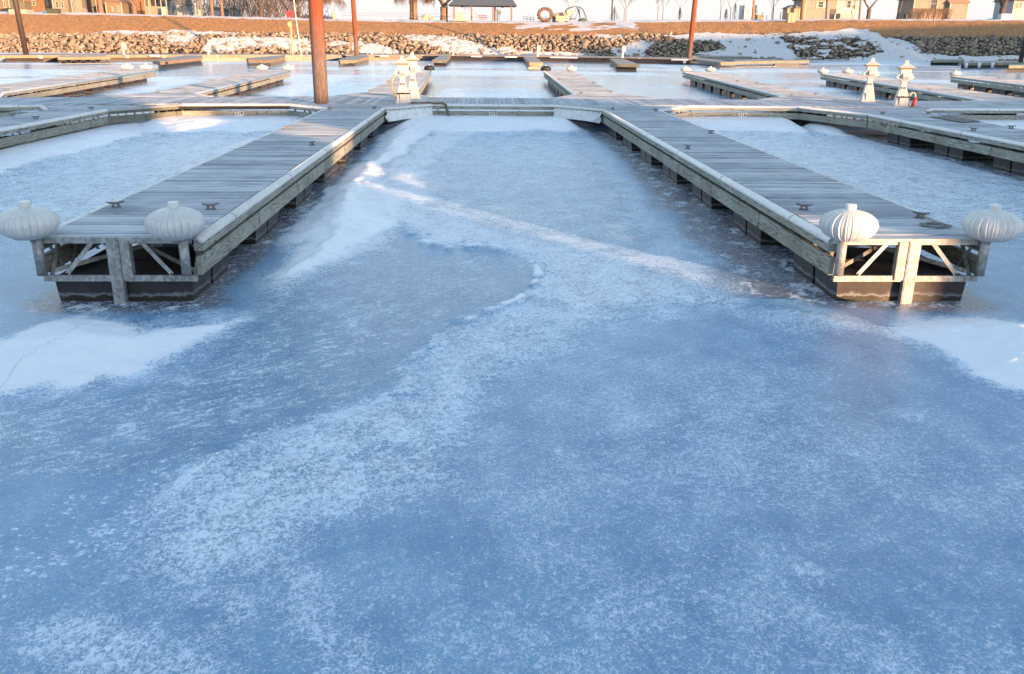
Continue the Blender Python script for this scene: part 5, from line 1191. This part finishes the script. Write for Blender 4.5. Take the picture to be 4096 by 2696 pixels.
# rope pyramid
t = pipes('rope_pyramid', 'rope climbing pyramid around a central mast', 'climbing frame', 172, [[(2457,84,0),(2458,26,0)]], .10, M_pipe, 'mast')
m = MB(); ap = Vector(dp(2458, 30, 172)); cor = [Vector(dp(x, 80, 172+d)) for x, d in ((2433,0),(2445,-2),(2468,-2),(2480,0),(2470,2),(2447,2))]
for q in cor: m.tube([tuple(ap), tuple(q)], .022, 4)
for f in (.3, .45, .6, .75, .9):
    for i in range(6): m.tube([tuple(ap.lerp(cor[i], f)), tuple(ap.lerp(cor[(i+1) % 6], f))], .02, 4)
m.build('net', M_pipe, t)
# poles and lamps
for px, px2, tp, bs, Y, r_, mt, nm, lb in ((2447,2452,-60,84,171,.16,M_barkd,'wooden_pole','dark brown pole next to the rope pyramid'),(3010,3022,-60,80,170,.24,flat('orange_pole', (.36,.17,.08), .8),'wooden_pole','orange brown pole beside the metal cabin'),(3208,3220,-60,84,166,.30,flat('orange_pole_b', (.38,.18,.08), .8),'wooden_pole','thick orange brown pole at the corner of the pink house'),(3091,3100,-60,78,172,.10,M_black,'wooden_pole','thin black pole right of the dumpsters'),(2292,2299,-60,110,160,.05,M_whitep,'flag_pole','slim white pole on the slope right of the tan car'),(1788,1789,-60,85,165,.13,M_black,'lamp_post','black lamp post at the left end of the pavilion'),(3437,3448,-60,78,166,.17,M_bark,'wooden_pole','leaning brown pole right of the white porch railing'),(3733,3758,-60,84,162,.06,M_barkd,'wooden_pole','thin leaning dark stake in front of the hedge'),(1989,1988,35,82,176,.1,M_bark,'wooden_pole','short post behind the pavilion'),(3120,3124,47,79,172,.07,M_black,'wooden_pole','short leaning dark post left of the garden shed'),(3049,3050,46,62,172,.06,M_black,'wooden_pole','short dark post above the small dumpsters'),(3066,3067,60,78,172,.05,M_barkd,'wooden_pole','short stake right of the small dumpsters'),(390,370,-60,50,176,.06,M_trim,'wooden_pole','thin pale pole left of the sunlit trunk'),(596,590,-60,56,178,.10,M_trim,'wooden_pole','thin sunlit pole in front of the raised deck'),(70,63,-60,45,174,.05,M_black,'wooden_pole','thin dark pole left of the olive cabinet'),(3336,3342,55,82,165,.16,flat('pale_post', (.5,.42,.3), .8),'wooden_pole','short pale post in front of the porch')):
    a = dp(px, bs, Y); b = dp(px2, tp, Y); o = MB().tube([tuple(a-np.array([0,0,.3])), tuple(b)], [r_, r_*.85], 10).build(nm, mt, smooth=True, origin=tuple(a)); props(o, lb, 'pole')
# metal cabin, small dumpsters, shed
t, x, w_, z, zt = boxthing('metal_cabin', 2966, 3006, 23, 77, 172, 2.2, flat('galvanised_sheet', (.30,.34,.40), .35, .5, var=.3, scale=1.5), 'tall corrugated metal cabin right of the spruces', 'cabin')
for i in range(5): MB().box((x-w_/2+.3+i*.42, 171.95, (z+zt)/2), (.05, .06, (zt-z)*.95)).build('rib', M_galv, t)
boxthing('small_dumpster', 3028, 3053, 61, 79, 172, 1.4, flat('brown_bin', (.20,.16,.10), .6), 'small brown bin right of the metal cabin', 'dumpster')
t = house(3150, 3196, 168, wallmat('tan_shed', (.38,.27,.18)), 'tan garden shed with a gable roof beside the thick pole', dep=3, gable=True, name='garden_shed', top=33, roof=M_groof)
MB().box((dp(3180, 60, 168)[0], 167.95, gz(3180, 168)+1.0), (1.2, .08, 1.9)).build('door', flat('shed_door', (.33,.24,.16), .7), t)
t, x, w_, z, zt = boxthing('storage_box', 3150, 3180, 53, 91, 161, .9, flat('pale_tan_plastic', (.34,.26,.19), .6), 'upright tan storage box in front of the garden shed', 'box')
t = house(3218, 3342, 172, wallmat('pink_siding', (.31,.24,.205)), 'pink sided house with one shuttered window', wins=((3274,3292,6,30),), eave=3.6)
for px in (3268, 3298): c = dp(px, 18, 171.95); MB().box((c[0], 171.93, c[2]), (.32, .05, 1.25)).build('shutter', M_trim, t)
Y = 170; a = dp(3362, 60, Y); b = dp(3405, 60, Y); z = gz(3380, Y); z1 = dp(3380, 33, Y)[2]; z2 = dp(3380, 57, Y)[2]
t = thing('porch', ((a[0]+b[0])/2, Y, z), 'white balustered porch of the pink house with stairs going right', 'porch')
MB().box(((a[0]+b[0])/2, Y+1.2, (z+z2)/2), (b[0]-a[0], 2.4, z2-z+.3)).build('platform', M_conc, t); m = MB()
for i in range(12): x = a[0]+(b[0]-a[0])*i/11; m.box((x, Y, (z1+z2)/2), (.08, .08, z1-z2))
m.box(((a[0]+b[0])/2, Y, z1), (b[0]-a[0], .12, .1)); c = dp(3435, 60, Y)
for i in range(8): f = i/7; x = b[0]+(c[0]-b[0])*f; m.box((x, Y, z2+(z1-z2)/2-f*(z2-z)), (.08, .08, z1-z2))
m.beam((b[0], Y, z1), (c[0], Y, z1-(z2-z)), .12, .1, (0,1,0)); m.build('railing', M_whitep, t)
house(3344, 3436, 176, wallmat('pale_blue_wall', (.27,.33,.37)), 'pale blue house wall behind the white porch', wins=((3390,3402,2,32),(3412,3420,20,38)), eave=3.6)
t = house(3650, 3802, 174, wallmat('peach_siding', (.30,.235,.19)), 'peach house behind the clipped hedge', eave=3.8, wins=((3725,3745,-10,40),)) 
house(3795, 3866, 173, wallmat('peach_siding_b', (.28,.225,.195)), 'low peach extension with a tan roof right of the hedge', top=13, roof=flat('tan_shingles', (.30,.20,.14), .9), dep=5)
house(4048, 4160, 176, wallmat('white_siding', (.34,.36,.39)), 'white sided house cut by the right edge', wins=((4064,4070,12,34),(4078,4085,8,32)), eave=3.6)
MB_ = boxthing('white_cabinet', 4003, 4047, 57, 79, 170, 1.2, flat('pale_metal', (.42,.44,.48), .5), 'pale low cabinet between the dark forked tree and the white house', 'cabinet')
boxthing('air_conditioner', 3622, 3644, 58, 74, 170, 1.0, M_black, 'dark air conditioner left of the hedge', 'air conditioner')
# hedge
Y = 169; t = thing('hedge', tuple(dp(3720, 75, Y)), 'leafless clipped hedge in front of the peach house', 'hedge'); rnd = random.Random(5); m = MB()
zb = gz(3720, Y)
for i in range(16):
    px = 3645+150*i/15; c = dp(px, 75, Y); 
    for k in range(9):
        a = rnd.uniform(0, 6.28); s_ = rnd.uniform(.4, .9); e = (c[0]+math.cos(a)*s_, Y+math.sin(a)*.5, zb+1.75+rnd.uniform(-.1, .1)); md = (c[0]+math.cos(a)*s_*.5, Y+math.sin(a)*.2, zb+.8)
        m.tube([(c[0], Y, zb-.1), md, e], [.035, .025, .012], 4, False)
m.build('stem', M_bark, t); m = MB()
a_, b_ = dp(3645, 75, Y)[0], dp(3798, 75, Y)[0]
for i in range(5200):
    x = rnd.uniform(a_, b_); y = Y+rnd.uniform(-.6, .6); z = zb+rnd.triangular(.6, 2.0, 1.85); d = Vector((rnd.uniform(-1, 1), rnd.uniform(-1, 1), rnd.uniform(-.5, 1))).normalized()*.16; s_ = Vector((d.z, 0, -d.x))*.12
    b = len(m.v); q = Vector((x, y, z)); m.v += [tuple(q-s_), tuple(q+s_), tuple(q+d)]; m.f.append((b, b+1, b+2))
m.build('twigs', M_twig, t)
# far wooded shore lines
for px0, px1, h0, lb in ((1170, 1378, 20, 'grey wooded hill on the far shore behind the willow'), (2490, 2700, 3, 'dark low treeline on the far shore'), (3940, 4010, 7, 'pale blue hill on the far shore at the right')):
    Yf = 400; m = MB(); k = 60
    for j in range(2):
        for i in range(k+1):
            px = px0+(px1-px0)*i/k; f = i/k; py = np.interp(px, cx_, snwt)+3-(h0*math.sin(math.pi*min(1, f*1.1+.02))**.7*(1.0+.25*math.sin(i*1.7)) if j == 0 else -4); c = dp(px, py, Yf+(0 if j == 0 else -30)); m.v.append(tuple(c))
    for i in range(k): m.f.append((i, i+1, k+2+i, k+1+i))
    o = m.build('far_hill', flat('far_hill_%d' % px0, (.16,.13,.13) if px0 < 3000 else (.25,.3,.4), .9, scale=.1)); o['kind'] = 'structure'; o['label'] = lb
# ------------------------------------------------------------------ behind the viewer: unseen blocks added and sized to shade the marina
gm = MB(); gm.add([(-400, -8.3, -.04), (400, -8.3, -.04), (400, -400, -.03), (-400, -400, -.03)], [(3,2,1,0)])
o = gm.build('snowy_shore', flat('snow_plain', (.72,.76,.82), .8, var=.08, scale=1)); o['kind'] = 'structure'
ca, sa = math.cos(az), math.sin(az)
def blk(s0, s1, tt, H_, label):  # unseen block, added only to shade what lies beyond it
    # s across the sunbeam, tt along it (negative = towards the sun)
    c = ((s0+s1)/2*ca-tt*sa-(-0)*0, (s0+s1)/2*sa+tt*ca)
    t = thing('shadow_block', (c[0], c[1], 0), label, 'building')
    m = MB(); w_ = s1-s0; dd = 6
    cx, cy = c[0]+sa*dd/2, c[1]-ca*dd/2
    m.box((cx, cy, (H_-.6)/2), (w_, dd, H_-.6), az); m.build('wall', M_shadow_block, t)
    r2 = MB(); r2.box((cx, cy, H_-.3), (w_, dd+.0, .6), az); r2.build('roof', M_groof, t)
M_shadow_block = wallmat('shadow_block_siding', (.40,.36,.32))
blk(-90, 2.10, -30, 5.7, 'long added shadow block behind the viewer on the left')
blk(3.55, 6.0, -30, 4.9, 'small added shadow block behind the viewer beside the gap')
blk(6.02, 15, -30, 5.0, 'middle added shadow block behind the viewer')
blk(15.02, 90, -30, 4.15, 'long low added shadow block behind the viewer on the right')
blk(94, 105, -45, 15.0, 'narrow tall added shadow block far behind the viewer'); blk(105.1, 142, -45, 16.1, 'tall added shadow block far behind the viewer on the right'); blk(142.1, 260, -45, 16.9, 'tallest added shadow block far behind the viewer')

M_crack = flat('crack_frost', (.34,.44,.58), .7)
for pts, lb, wd in (([(x/1.162, 1100+y/1.162) for x, y in ((0,540),(60,490),(120,455),(200,410),(320,375),(355,330),(375,280),(400,250),(430,225),(480,195))], 'thin dark crack across the left snow mound', .0022),):
    P = [gp(x, y, 0.0) for x, y in pts]; q = []
    for a, b in zip(P[:-1], P[1:]):
        for i in range(12): f = i/12; q.append(a*(1-f)+b*f)
    q.append(P[-1]); m = MB(); k = len(q)
    for i, p in enumerate(q):
        j = math.sin(i*.9)*.003+math.sin(i*.23)*.012; h = float(H[int(np.argmin(np.abs(np.array(ys)-p[1]))), int(np.argmin(np.abs(np.array(xs)-p[0])))])+.006
        w2 = wd*(.5+.5*abs(math.sin(i*.9))); m.v += [(p[0]+j-w2, p[1], h), (p[0]+j+w2, p[1], h)]
    for i in range(k-1): m.f.append((2*i, 2*i+1, 2*i+3, 2*i+2))
    props(m.build('ice_crack', M_crack if 'dark' not in lb else flat('crack_dark', (.45,.50,.58), .8), origin=tuple(P[0])), lb, 'ice crack')
